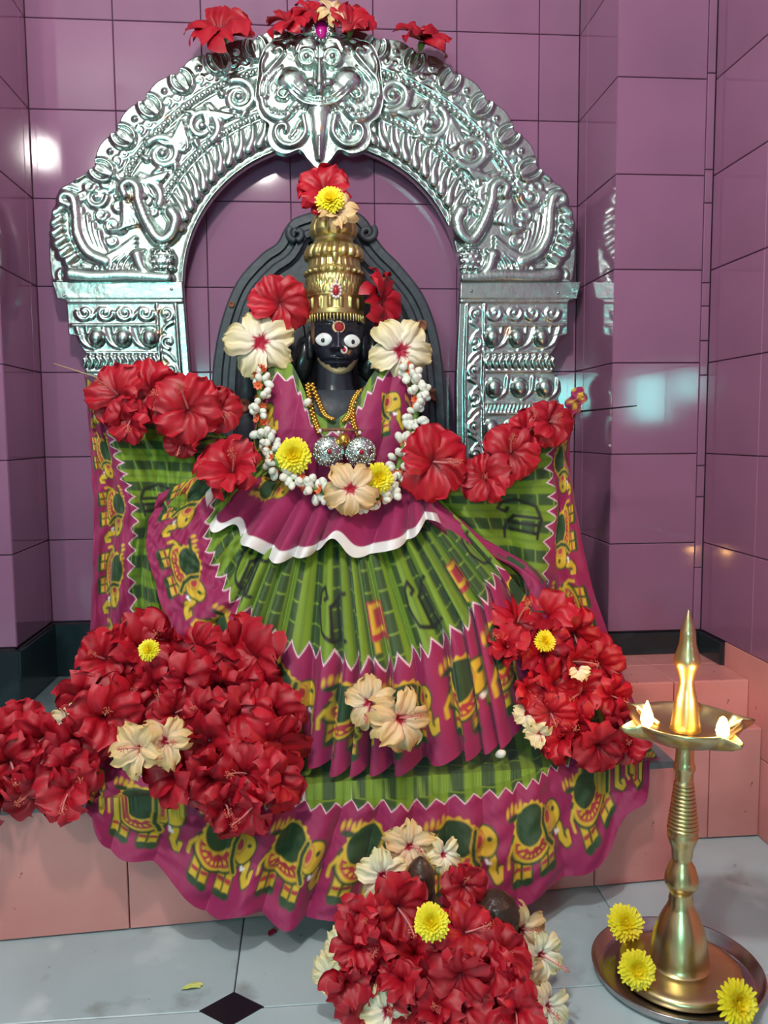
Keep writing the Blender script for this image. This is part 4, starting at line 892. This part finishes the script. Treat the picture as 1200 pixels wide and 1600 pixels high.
def mum_mesh(seed):
    r = np.random.RandomState(seed); parts = []; cols = []
    for ring, (n, el, L) in enumerate(((24, 0, 1.0), (24, 12, 0.98), (22, 26, 0.92), (20, 40, 0.84), (16, 54, 0.74), (12, 67, 0.64), (7, 80, 0.55))):
        for k in range(n):
            a = 2 * math.pi * (k + 0.5 * (ring % 2) + r.uniform(-.15, .15)) / n; e = math.radians(el + r.uniform(-6, 6)); l = L * r.uniform(0.9, 1.06); w_ = 0.10
            t = np.array([0.1, 0.45, 0.8, 1.0]); ww = np.array([0.5, 0.95, 1.0, 0.45]) * w_
            ce = np.array([math.cos(a), math.sin(a)]); si = np.array([-math.sin(a), math.cos(a)]); V = []
            for q in range(4):
                rad = l * t[q] * math.cos(e); zz_ = l * t[q] * math.sin(e) * 0.85 + 0.05 * math.sin(t[q] * 3.1)
                for s_, dz in ((-1, 0.03), (0, 0), (1, 0.03)): V.append([*(ce * rad + si * s_ * ww[q]), zz_ + dz])
            parts.append((np.array(V), grid_faces(4, 3).tolist())); cols.append(np.repeat((s2l((252, 236, 50)) if ring < 4 else s2l((250, 224, 26)))[None], 12, 0))
    V, F = merge(parts); me = new_mesh('petals', V, F, True, np.vstack(cols)); me.materials.append(M['yellow']); return me
MUMS = [mum_mesh(1), mum_mesh(2)]
V, F = ball_vf((0, 0, 0.22), (0.14, 0.14, 0.2), 12, 8); MDISC = new_mesh('disc', V, F, True, np.repeat(s2l((250, 222, 26))[None], len(V), 0)); MDISC.materials.append(M['yellow'])
V, F = lathe_vf([(0.02, -0.35), (0.05, -0.18), (0.25, -0.10), (0.34, 0.03)], 10); MCAL = new_mesh('calyx', V, F); MCAL.materials.append(M['calyx'])
def mum(px, py, Y, r, nx, nz, label, P=None):
    o = thing('yellow_chrysanthemum', label, 'flower', at(px, py, Y) if P is None else P, 'yellow chrysanthemums')
    o.scale = (r * pxm(Y),) * 3; face_to(o, (nx, -1, nz), rnd.uniform(0, 6))
    link('petals', MUMS[rnd.randrange(2)], None, o)['kind'] = 'stuff'; link('disc', MDISC, None, o); link('calyx', MCAL, None, o); return o

# on the arch
G = 'red hibiscus on the arch rim'
hibiscus(346, 52, 1.955, 50, -0.25, 1.0, 28, label='large red hibiscus on the upper left rim of the silver arch', group=G, stamen=False)
hibiscus(452, 36, 1.96, 36, -0.2, 1.3, 14, label='red hibiscus just left of the arch crest', group=G, stamen=False)
hibiscus(488, 22, 1.985, 34, 0.1, 1.3, 14, label='red hibiscus tucked behind the arch crest gem', group=G, stamen=False)
hibiscus(548, 44, 1.96, 38, 0.25, 0.9, 26, label='red hibiscus just right of the arch crest', group=G, stamen=False)
hibiscus(660, 64, 1.955, 44, 0.35, 1.2, 20, label='red hibiscus on the upper right rim of the silver arch', group=G, stamen=False)
hibiscus(520, 22, 1.96, 26, 0.2, 0.8, 30, 'peach', 'small peach hibiscus beside the arch crest', 'pale hibiscus', stamen=False, npet=4)
# on the crown and at the ears
hibiscus(507, 302, 1.725, 44, -0.15, 0.35, 26, label='red hibiscus on top of the brass crown', group='red hibiscus on the idol', stamen=False)
hibiscus(524, 334, 1.675, 34, 0.1, 0.3, 50, 'peach', 'wilted peach hibiscus on the crown top under the yellow bloom', 'pale hibiscus', stamen=False, calyx=False)
mum(516, 314, 1.655, 23, -0.1, 0.3, 'yellow chrysanthemum on top of the brass crown')
hibiscus(437, 474, 1.695, 48, 0.05, 0.05, 12, label='red hibiscus at the idol ear on the left of the crown', group='red hibiscus on the idol', stamen=False)
hibiscus(590, 472, 1.735, 48, 1.9, 0.1, 30, label='red hibiscus at the idol ear on the right of the crown', group='red hibiscus on the idol', stamen=False)
hibiscus(407, 535, 1.685, 55, -0.05, 0.0, 6, 'cream', 'cream hibiscus below the left ear flower', 'pale hibiscus', stamen=False, spin=0.5)
hibiscus(626, 548, 1.685, 56, 0.05, 0.0, 6, 'cream', 'cream hibiscus beside the right cheek of the idol', 'pale hibiscus', stamen=False, spin=0.95)
# left shoulder
G = 'red hibiscus on the left shoulder'
for (x, y, Y, r, nx, nz, tl, lab) in ((186, 618, 1.56, 50, -0.5, 0.35, 22, 'red hibiscus at the outer end of the left shoulder row, beside the pillar'), (236, 612, 1.575, 55, -0.15, 0.1, 14, 'red hibiscus with tall upright petals in the left shoulder row'),
      (294, 640, 1.555, 57, 0.1, 0.1, 12, 'broad red hibiscus in the middle of the left shoulder row'), (342, 640, 1.585, 36, 0.5, 0.2, 25, 'small red hibiscus at the inner end of the left shoulder row'),
      (284, 690, 1.565, 28, 0.1, -0.5, 30, 'drooping red hibiscus under the left shoulder row'), (205, 655, 1.545, 40, -0.4, -0.2, 24, 'red hibiscus hanging low below the outer left shoulder bloom')):
    hibiscus(x, y, Y, r, nx, nz, tl, label=lab, group=G, slen=1.15)
hibiscus(364, 738, 1.555, 58, -0.15, 0.5, 34, label='red hibiscus lying on the left arm above the white edged frill', group='red hibiscus on the idol')
hibiscus(676, 722, 1.555, 58, 0.05, 0.05, 10, label='large open red hibiscus on the right of the garland', group='red hibiscus on the idol', slen=1.3)
G = 'red hibiscus on the right shoulder'
for (x, y, Y, r, nx, nz, tl, lab) in ((858, 660, 1.555, 40, 0.35, 0.25, 16, 'red hibiscus at the outer end of the right shoulder row'), (826, 676, 1.57, 38, 0.0, 0.4, 24, 'red hibiscus second from the outer end of the right shoulder row'),
      (798, 708, 1.55, 48, -0.1, 0.1, 14, 'open red hibiscus in the middle of the right shoulder row'), (758, 746, 1.55, 42, -0.3, 0.25, 24, 'red hibiscus at the inner end of the right shoulder row')):
    hibiscus(x, y, Y, r, nx, nz, tl, label=lab, group=G, slen=1.25)
# left heap on the lap
ORD = ['first', 'second', 'third', 'fourth', 'fifth', 'sixth', 'seventh', 'eighth']
def heap(rows, yfun, where, group, r0=56, nzr=(-0.3, 0.8), tl=(16, 58)):
    """rows of blooms from the top of the heap down, each from left to right"""
    n = len(rows)
    for j, row in enumerate(rows):
        rn = 'top' if j == 0 else 'bottom' if j == n - 1 else 'only middle' if n == 3 else ORD[j]
        rn = rn.replace('only ', '')
        for i, (x, y) in enumerate(row):
            pos = 'leftmost' if i == 0 else 'rightmost' if i == len(row) - 1 else ORD[i] + ' from left'
            hibiscus(x + rnd.uniform(-5, 5), y + rnd.uniform(-5, 5), yfun(y) + rnd.uniform(-0.025, 0.02), r0 * rnd.uniform(0.85, 1.15), rnd.uniform(-0.8, 0.8), rnd.uniform(*nzr), rnd.uniform(*tl), 'red',
                     'red hibiscus, %s in the %s row of %s' % (pos, rn, where), group, stamen=rnd.random() < 0.6, calyx=rnd.random() < 0.6, jit=18)
YL_ = lambda y: 1.475 - (y - 990) / 260 * 0.20
heap([[(160, 1035), (210, 1020), (262, 1000), (315, 1015), (365, 1015), (398, 1032)], [(140, 1080), (195, 1072), (250, 1062), (300, 1062), (350, 1060), (405, 1078)], [(160, 1112), (215, 1118), (270, 1112), (325, 1110), (380, 1115), (425, 1120)], [(285, 1165), (335, 1160), (385, 1160), (430, 1165)], [(275, 1210), (330, 1215), (385, 1212), (432, 1215)], [(350, 1248), (405, 1250)]],
     YL_, 'the heap left of the skirt', 'heap of red hibiscus on the left of the skirt', 54)
hibiscus(222, 1168, 1.27, 48, -0.35, 0.3, 38, 'peach', 'left bloom of the peach hibiscus pair on the left heap', 'pale hibiscus', jit=20)
hibiscus(258, 1158, 1.28, 44, 0.4, 0.4, 40, 'peach', 'right bloom of the peach hibiscus pair on the left heap', 'pale hibiscus', jit=20)
mum(233, 1016, 1.395, 18, -0.2, 0.6, 'yellow chrysanthemum in the left hibiscus heap')
# far left, on the platform edge
YF = lambda y: 1.40 - (y - 1120) / 140 * 0.10
heap([[(-8, 1150), (30, 1140), (75, 1150), (112, 1165)], [(18, 1190), (66, 1192), (112, 1200)], [(8, 1240), (60, 1232), (108, 1234)]], YF, 'the far left platform edge heap', 'red hibiscus on the far left platform edge', 50)
hibiscus(112, 1132, 1.385, 36, 0.2, 0.6, 30, 'cream', 'cream hibiscus lying on the far left red blooms', 'pale hibiscus', stamen=False, npet=3)
hibiscus(104, 1098, 1.42, 24, 0.2, 0.3, 40, 'cream', 'crumpled cream hibiscus at the back edge of the far left blooms', 'pale hibiscus', stamen=False, npet=3)
# right heap
YR_ = lambda y: 1.475 - (y - 960) / 230 * 0.11
heap([[(806, 972), (850, 968), (892, 990)], [(798, 1018), (845, 1026), (890, 1030), (938, 1042)], [(812, 1072), (860, 1074), (908, 1080), (952, 1084)], [(858, 1114), (905, 1122), (955, 1124)], [(880, 1152), (930, 1158), (976, 1156)]], YR_, 'the heap right of the skirt', 'heap of red hibiscus on the right of the skirt', 45)
mum(851, 1002, 1.41, 19, 0.2, 0.5, 'yellow chrysanthemum in the right hibiscus heap')
hibiscus(902, 1046, 1.395, 24, 0.1, 0.2, 50, 'cream', 'cream hibiscus half buried in the right heap', 'pale hibiscus', stamen=False, npet=3)
hibiscus(822, 1116, 1.39, 24, -0.5, 0.3, 40, 'cream', 'cream hibiscus at the left flank of the right heap', 'pale hibiscus', stamen=False, npet=3)
hibiscus(842, 1144, 1.375, 28, -0.3, 0.1, 50, 'cream', 'wilted cream hibiscus at the bottom of the right heap', 'pale hibiscus', npet=4)
# on the skirt
hibiscus(578, 1098, 1.335, 46, -0.35, 0.25, 20, 'peach', 'open peach hibiscus with red eye on the skirt front', 'pale hibiscus')
hibiscus(622, 1122, 1.325, 54, 0.35, 0.1, 34, 'peach', 'drooping peach hibiscus on the skirt front', 'pale hibiscus', jit=20, slen=1.2)
hibiscus(548, 764, 1.53, 44, -0.02, 0.05, 8, 'peach', 'peach hibiscus at the bottom of the garland', 'pale hibiscus', stamen=False)
mum(459, 712, 1.575, 29, 0.0, 0.15, 'yellow chrysanthemum on the left of the silver lockets')
mum(591, 747, 1.545, 25, 0.15, 0.1, 'yellow chrysanthemum right of the peach bloom on the garland')

# ------------------------------------------------------------------ small stone idol under flowers on the floor
SI = onz(690, 1560, 0.0)
si = thing('small_stone_idol', 'small dark oily stone idol half buried in flowers on the floor', 'idol', SI)
prf = [(0.035, 0.10), (0.052, 0.11), (0.050, 0.15), (0.034, 0.17), (0.040, 0.185), (0.036, 0.21), (0.024, 0.222), (0.027, 0.235), (0.024, 0.258), (0.014, 0.272), (0.003, 0.279)]
def stone_part(name, prof, cx, cy, amp, seed):
    V, F = lathe_vf(np.stack([np.interp(np.linspace(0, len(prof) - 1, 40), np.arange(len(prof)), [p[i] for p in prof]) for i in (0, 1)], -1), 36, 0, 0)
    V[:, 0] *= 1 + amp * vnoise(V[:, 2] * 40, V[:, 1] * 40, seed); V[:, 1] *= 1 + amp * vnoise(V[:, 0] * 60, V[:, 2] * 50, seed + 1)
    return mk(name, V + np.array([cx, cy, 0]), F, M['brown_stone'], si)
c1 = at(657, 1375, SI[1] - 0.01); stone_part('figure', [(r * 0.85, z + c1[2] - 0.245) for r, z in prf], c1[0], SI[1] - 0.01, 0.18, 2)
c2 = at(774, 1438, SI[1] - 0.03); stone_part('side_figure', [(0.03, 0.09), (0.036, 0.12), (0.032, c2[2] - .02), (0.034, c2[2] + .01), (0.028, c2[2] + .03), (0.012, c2[2] + .04), (0.002, c2[2] + .042)], c2[0], SI[1] - 0.03, 0.15, 5)
V, F = lathe_vf([(0.135, 0.0), (0.140, 0.012), (0.135, 0.026), (0.10, 0.032), (0.09, 0.05), (0.07, 0.09), (0.05, 0.12)], 40, SI[0], SI[1]); V[:, 1] = SI[1] + (V[:, 1] - SI[1]) * 0.75; mk('pedestal', V, F, M['brown_stone'], si)
SIY = SI[1]
YB_ = lambda y: SIY - 0.045 - (y - 1380) / 220 * 0.105
heap([[(570, 1432), (620, 1412)], [(555, 1478), (604, 1468), (645, 1488), (690, 1496), (726, 1455), (776, 1494)], [(540, 1528), (588, 1520), (632, 1528), (680, 1532), (722, 1520), (765, 1508), (803, 1528)], [(566, 1572), (640, 1576), (685, 1582), (728, 1572), (768, 1560), (808, 1582)]], YB_, 'the heap on the floor', 'heap of red hibiscus on the floor', 52, nzr=(-0.1, 0.9))
hibiscus(724, 1383, SIY - 0.03, 42, 0.1, 0.3, 22, label='open red hibiscus at the top of the floor heap right of the stone', group='heap of red hibiscus on the floor')
mum(674, 1441, SIY - 0.125, 31, -0.1, 0.7, 'yellow chrysanthemum on the hibiscus heap on the floor')
for (x, y, d, r, nx, nz, tl, k, lab) in ((598, 1368, -0.02, 46, -0.3, 0.3, 14, 'cream', 'cream hibiscus with red eye left of the dark stone tip'), (640, 1322, 0.03, 44, -0.1, 0.5, 26, 'peach', 'peach hibiscus behind the tip of the dark stone'), (690, 1335, 0.02, 32, 0.4, 0.4, 30, 'cream', 'cream hibiscus right behind the tip of the dark stone'),
      (812, 1450, -0.02, 44, 0.3, 0.3, 30, 'peach', 'upper peach hibiscus on the right flank of the floor heap'), (842, 1490, -0.05, 46, 0.4, 0.2, 24, 'cream', 'middle cream hibiscus on the right flank of the floor heap'), (812, 1515, -0.06, 40, 0.2, 0.2, 40, 'peach', 'crumpled peach hibiscus low on the right flank of the floor heap'),
      (520, 1520, -0.03, 36, -0.6, 0.2, 36, 'cream', 'cream hibiscus at the left foot of the floor heap'), (606, 1578, -0.13, 52, -0.1, 0.4, 12, 'cream', 'large cream hibiscus at the front of the floor heap'), (852, 1572, -0.09, 46, 0.5, 0.3, 30, 'cream', 'cream hibiscus at the right foot of the floor heap'), (538, 1475, -0.03, 34, -0.5, 0.3, 40, 'cream', 'pinkish cream hibiscus on the left flank of the floor heap')):
    hibiscus(x, y, SIY + d, r, nx, nz, tl, k, lab, 'pale hibiscus', stamen=(r > 43), slen=1.2)
# a fallen petal on the floor
fp = onz(284, 1545, 0.003); o = link('fallen_petal', petal_mesh('fallen_petal', M['cream'], 60, (196, 206, 90), (206, 212, 110), (214, 216, 130), Wd=0.3, ruf=0.02, curl=0.0), None); o.location = fp; o.scale = (0.03, 0.022, 0.02); o.rotation_euler = (0, 0, 0.3)
tag(o, 'single pale yellow petal lying on the marble floor', 'petal')
fp = onz(420, 1462, 0.003); o = link('fallen_petal', petal_mesh('fallen_petal', M['red'], 61, (150, 20, 60), (170, 20, 60), (170, 20, 60), Wd=0.4, ruf=0.05, curl=0.0), None); o.location = fp; o.scale = (0.02, 0.016, 0.016); o.rotation_euler = (0, 0, 1.1)
tag(o, 'small red petal on the floor in the shadow of the sari', 'petal')

# ------------------------------------------------------------------ garland of jasmine buds
gp = [(408, 582, 1.66), (406, 640, 1.65), (418, 690, 1.63), (436, 728, 1.60), (470, 752, 1.58), (515, 772, 1.565), (560, 785, 1.56), (598, 775, 1.565), (620, 740, 1.59), (630, 700, 1.62), (648, 655, 1.645), (652, 610, 1.655), (638, 575, 1.665)]
gar = thing('flower_garland', 'garland of white jasmine buds and orange florets round the idol neck', 'garland', at(560, 790, 1.58))
prof = [(0.002, 0), (0.0040, 0.002), (0.0066, 0.008), (0.0070, 0.013), (0.0045, 0.018), (0.001, 0.020)]
V, F = lathe_vf(prof, 8); BUD = new_mesh('bud', V, F); BUD.materials.append(M['bud'])
pt = []
for k in range(7):
    a = k / 7 * 6.283; q = np.array([math.cos(a), math.sin(a), 0]) * 0.009
    pt.append((np.array([[0, 0, 0.002], q * .6 + np.array([-q[1], q[0], 0]) * .35 + [0, 0, .004], q + [0, 0, .007], q * .6 - np.array([-q[1], q[0], 0]) * .35 + [0, 0, .004]]), [[0, 1, 2, 3]]))
V, F = merge(pt + [ball_vf((0, 0, 0.003), 0.003, 6, 4)]); ORF = new_mesh('orange_floret', V, F); ORF.materials.append(M['orange'])
G_ = crom(np.array(gp, float), 46); GW = at(G_[:, 0], G_[:, 1], G_[:, 2])
mk('string', *tube_vf(GW, 0.006, 8), M['calyx'], gar)
for i in range(46):
    orange = i % 5 in (0,)
    for k in range(6):
        d = Vector((rnd.uniform(-1, 1), rnd.uniform(-1.1, 0.2), rnd.uniform(-1, 1))).normalized()
        org = orange if rnd.random() > 0.12 else not orange
        o = link('orange_floret' if org else 'bud', ORF if org else BUD, None, gar); p = Vector(GW[i]) + d * 0.006 + Vector((rnd.uniform(-.005, .005), 0, rnd.uniform(-.006, .006)))
        o.location = p - gar.location; o.rotation_euler = d.to_track_quat('Z', 'Y').to_euler(); f = rnd.uniform(0.9, 1.2); o.scale = (f, f, f)

for x, y, Y, lab in ((775, 1181, 1.372, 'white jasmine bud fallen on the green band right of the skirt'), (475, 634, 1.655, 'white jasmine bud caught on the bodice left of the chain')):
    o = link('fallen_bud', BUD, None); o.location = at(x, y, Y); o.rotation_euler = (0.9, 0.6, 0.3); o.scale = (1.1,) * 3; tag(o, lab, 'bud')

# ------------------------------------------------------------------ gold chains and silver lockets
nk = thing('gold_necklace', 'double twisted gold chain with two round silver lockets on the idol chest', 'necklace', at(537, 720, 1.61))
ell_me = None
for j, pts in enumerate(([(480, 600, 1.685), (484, 625, 1.665), (491, 655, 1.635), (499, 676, 1.625)], [(487, 600, 1.68), (498, 628, 1.66), (508, 648, 1.64), (520, 655, 1.63)], [(562, 610, 1.68), (552, 625, 1.665), (546, 645, 1.64), (538, 658, 1.63)], [(568, 606, 1.685), (552, 634, 1.655), (552, 660, 1.63), (560, 680, 1.62)])):
    Q = crom(np.array(pts, float), 30); Wq = at(Q[:, 0], Q[:, 1], Q[:, 2]); seg = [ball_vf(Wq[k] + np.array([0.0022 * (-1) ** k, 0, 0]), (0.0046, 0.004, 0.0034), 8, 5) for k in range(30)]
    mk('chain_strand', *merge(seg), M['gold'], nk)
for lx, ly in ((513, 706), (563, 707)):
    c = at(lx, ly, 1.60); rr_ = 24.5 * pxm(1.60)
    v, f = lathe_vf([(rr_, 0.004), (rr_ * 1.02, 0.0), (rr_ * .97, -0.004), (rr_ * .8, -0.009), (rr_ * .5, -0.014), (rr_ * .2, -0.016), (0.0005, -0.0165)], 40, caps=False)
    L_ = mk('locket', v[:, [0, 2, 1]] + c, [q[::-1] for q in f], M['silver_plain'], nk); L_['label'] = 'round granulated silver locket'
    gr = []; rg = np.random.RandomState(4)
    for k in range(150):
        a = rg.uniform(0, 6.283); q = math.sqrt(rg.uniform(0.03, 0.96)); gr.append(ball_vf(c + np.array([rr_ * q * math.cos(a), -0.0165 + 0.0135 * q * q, rr_ * q * math.sin(a)]), rg.uniform(0.0018, 0.0032), 5, 4))
    mk('granulation', *merge(gr), M['silver_plain'], L_)['kind'] = 'stuff'
    mk('ruby', *ball_vf(c + np.array([0.001, -0.018, 0.001]), (0.005, 0.004, 0.005), 10, 7), M['ruby'], L_)
mk('gold_bead', *ball_vf(at(537, 687, 1.595), 0.0125, 16, 12), M['gold'], nk)
mk('link_bar', *tube_vf(at(np.array([500.0, 530, 566]), np.array([672.0, 671, 673]), np.array([1.612, 1.606, 1.612])), 0.003, 8), M['orange_paste'], nk)
for x, y in ((500, 673), (562, 676), (529, 676)): mk('link_stone', *ball_vf(at(x, y, 1.605), 0.004, 8, 6), M['white_gem'], nk)

# ------------------------------------------------------------------ thin rods behind the drapes
a, b = at(84, 568, 1.62), at(134, 584, 1.62); tag(mk('thin_stick', *tube_vf(np.array([a, b, b + (b - a) * 1.5]), [0.001, 0.0016, 0.0018], 6), M['straw']), 'thin pale stick poking out at the top of the left drape', 'stick')
a, b = at(995, 634, 1.60), at(905, 643, 1.60); tag(mk('thin_rod', *tube_vf(np.array([a, b, b + (b - a) * 0.6]), [0.0012, 0.0022, 0.0024], 6), M['dark']), 'thin black rod poking out past the right drape', 'rod')

# ------------------------------------------------------------------ brass oil lamp on a steel tray
TC = onz(1057, 1513, 0.012); LX, LYY = float(TC[0]) + 0.004, float(TC[1]); pl = pxm(LYY)
tray = thing('steel_tray', 'round steel tray under the brass lamp', 'tray', (LX, LYY, 0.0))
V, F = lathe_vf([(0.001, 0.002), (0.105, 0.002), (0.113, 0.004), (0.121, 0.018), (0.1225, 0.0195), (0.1235, 0.018), (0.116, 0.002), (0.108, 0.0), (0.001, 0.0)][::-1], 72, LX - 0.004, LYY, caps=False); mk('tray_body', V, F, M['steel'], tray)
tz_ = lambda y: float(at(1070, y, LYY)[2])
lamp = thing('brass_oil_lamp', 'tall turned brass oil lamp with two lit wicks standing on the tray', 'lamp', (LX, LYY, 0.0022))
V, F = lathe_vf([(0.001, 0.003), (0.086, 0.003), (0.090, 0.006), (0.090, 0.014), (0.086, 0.018), (0.075, 0.020), (0.05, 0.0215), (0.001, 0.0215)], 60, LX, LYY, caps=False); mk('base_disc', V, F, M['lamp_brass'], lamp)
stem = [(1540, 46), (1536, 50), (1520, 50.5), (1505, 50), (1490, 48.5), (1470, 45.5), (1455, 42), (1443, 37.5), (1430, 31.5), (1418, 24.5), (1409, 20), (1403, 20.5), (1396, 18), (1390, 19), (1385, 24.5), (1379, 27.5), (1374, 28), (1366, 27), (1353, 22), (1345, 16.5), (1341, 15.5), (1337, 17), (1324, 18), (1312, 23), (1306, 25.5), (1300, 25)]
for k in range(13):
    y = 1296 - k * 5.8; r = 24.6 - k * 0.78; stem += [(y, r - 1.6), (y - 1.2, r + 0.9), (y - 2.9, r + 1.2), (y - 4.6, r + 0.6), (y - 5.7, r - 1.8)]
stem += [(1216, 15), (1206, 15), (1202, 17.5), (1197, 18), (1192, 16), (1186, 15), (1172, 14.5), (1150, 18)]
prz = [(r * pl, max(0.021, tz_(y))) for y, r in stem]
V, F = lathe_vf(prz, 48, LX, LYY); mk('stem', V, F, M['lamp_brass'], lamp)
# five-lipped oil dish
zd = tz_(1133); an = np.linspace(0, 2 * np.pi, 180, endpoint=False); lips = [math.radians(x) for x in (-172, -70, -2, 58, 122)]
def lipf(w_): return sum(np.exp(-((((an - l + np.pi) % (2 * np.pi)) - np.pi) / w_) ** 2) for l in lips)
rows_ = []
for r, z in ((0.004, -0.022), (0.03, -0.024), (0.05, -0.018), (0.066, -0.006), (0.074, 0.004), (0.0765, 0.010), (0.0745, 0.0105), (0.072, 0.005), (0.062, -0.004), (0.045, -0.012), (0.02, -0.014), (0.004, -0.014)):
    f = np.clip((r - 0.045) / 0.03, 0, 1); rr_ = r * 1.05 + f * 0.026 * lipf(0.10) - f * 0.002; zz_ = z - 0.005 * f * lipf(0.09)
    rows_.append(np.stack([LX + rr_ * np.cos(an), LYY + rr_ * np.sin(an), zd + zz_ + 0 * an], -1))
V = np.vstack(rows_); F = grid_faces(len(rows_), 180, True); mk('oil_dish', V, F, M['lamp_brass'], lamp)
fin = [(1140, 25), (1128, 23.5), (1090, 17.5), (1079, 14.5), (1076, 13.5), (1072, 13.5), (1067, 12), (1060, 12.5), (1050, 15.5), (1043, 18.5), (1038, 21), (1033, 21.5), (1026, 20.5), (1018, 17.5), (1005, 13.5), (992, 12.5), (986, 12.5), (983, 11), (974, 9), (964, 5.5), (956, 2.5), (952, 0.5)]
V, F = lathe_vf([(r * pl, tz_(y)) for y, r in fin], 40, LX, LYY); mk('finial', V, F, M['lamp_brass'], lamp)
for li, lit in ((0, True), (1, True), (2, False), (3, False), (4, False)):
    d = np.array([math.cos(lips[li]), math.sin(lips[li]), 0]); c = np.array([LX, LYY, zd])
    P = np.array([c + d * 0.045 + [0, 0, -0.010], c + d * 0.066 + [0, 0, -0.002], c + d * (0.084 if not lit else 0.074) + [0, 0, 0.006]]); mk('wick', *tube_vf(crom(P, 10), np.linspace(0.003, 0.0022, 10), 8), M['bud'], lamp)
    if lit:
        b0 = c + d * (0.062 if li == 0 else 0.068) + np.array([0, 0, 0.001])
        hgt = 0.040 if li == 0 else 0.033
        V, F = lathe_vf([(0.003, 0), (0.0075, 0.006), (0.0092, 0.013), (0.0080, 0.021), (0.0046, 0.030), (0.0008, hgt)], 14, b0[0], b0[1]); V[:, 2] += b0[2]
        mk('flame', V, F, M['flame'], lamp)['label'] = 'small yellow flame'
        l = bpy.data.lights.new('flame_light', 'POINT'); l.energy = 0.8; l.color = (1.0, 0.50, 0.14); l.shadow_soft_size = 0.008
        lo = bpy.data.objects.new('flame_light', l); COL.objects.link(lo); lo.parent = lamp; lo.location = Vector(b0) + Vector((0, 0, 0.045)) - Vector(lamp.location)
def on_tray(px, py, z, r, nx, nz, lab):
    p = onz(px, py, z); mum(px, py, p[1], r, nx, nz, lab, P=p)
on_tray(977, 1443, 0.035, 32, -0.1, 0.9, 'yellow chrysanthemum on the back left edge of the steel tray')
on_tray(995, 1514, 0.040, 33, -0.1, 0.5, 'yellow chrysanthemum on the steel tray in front of the lamp base')
on_tray(1150, 1566, 0.036, 40, 0.2, 0.5, 'large yellow chrysanthemum on the front right edge of the steel tray')
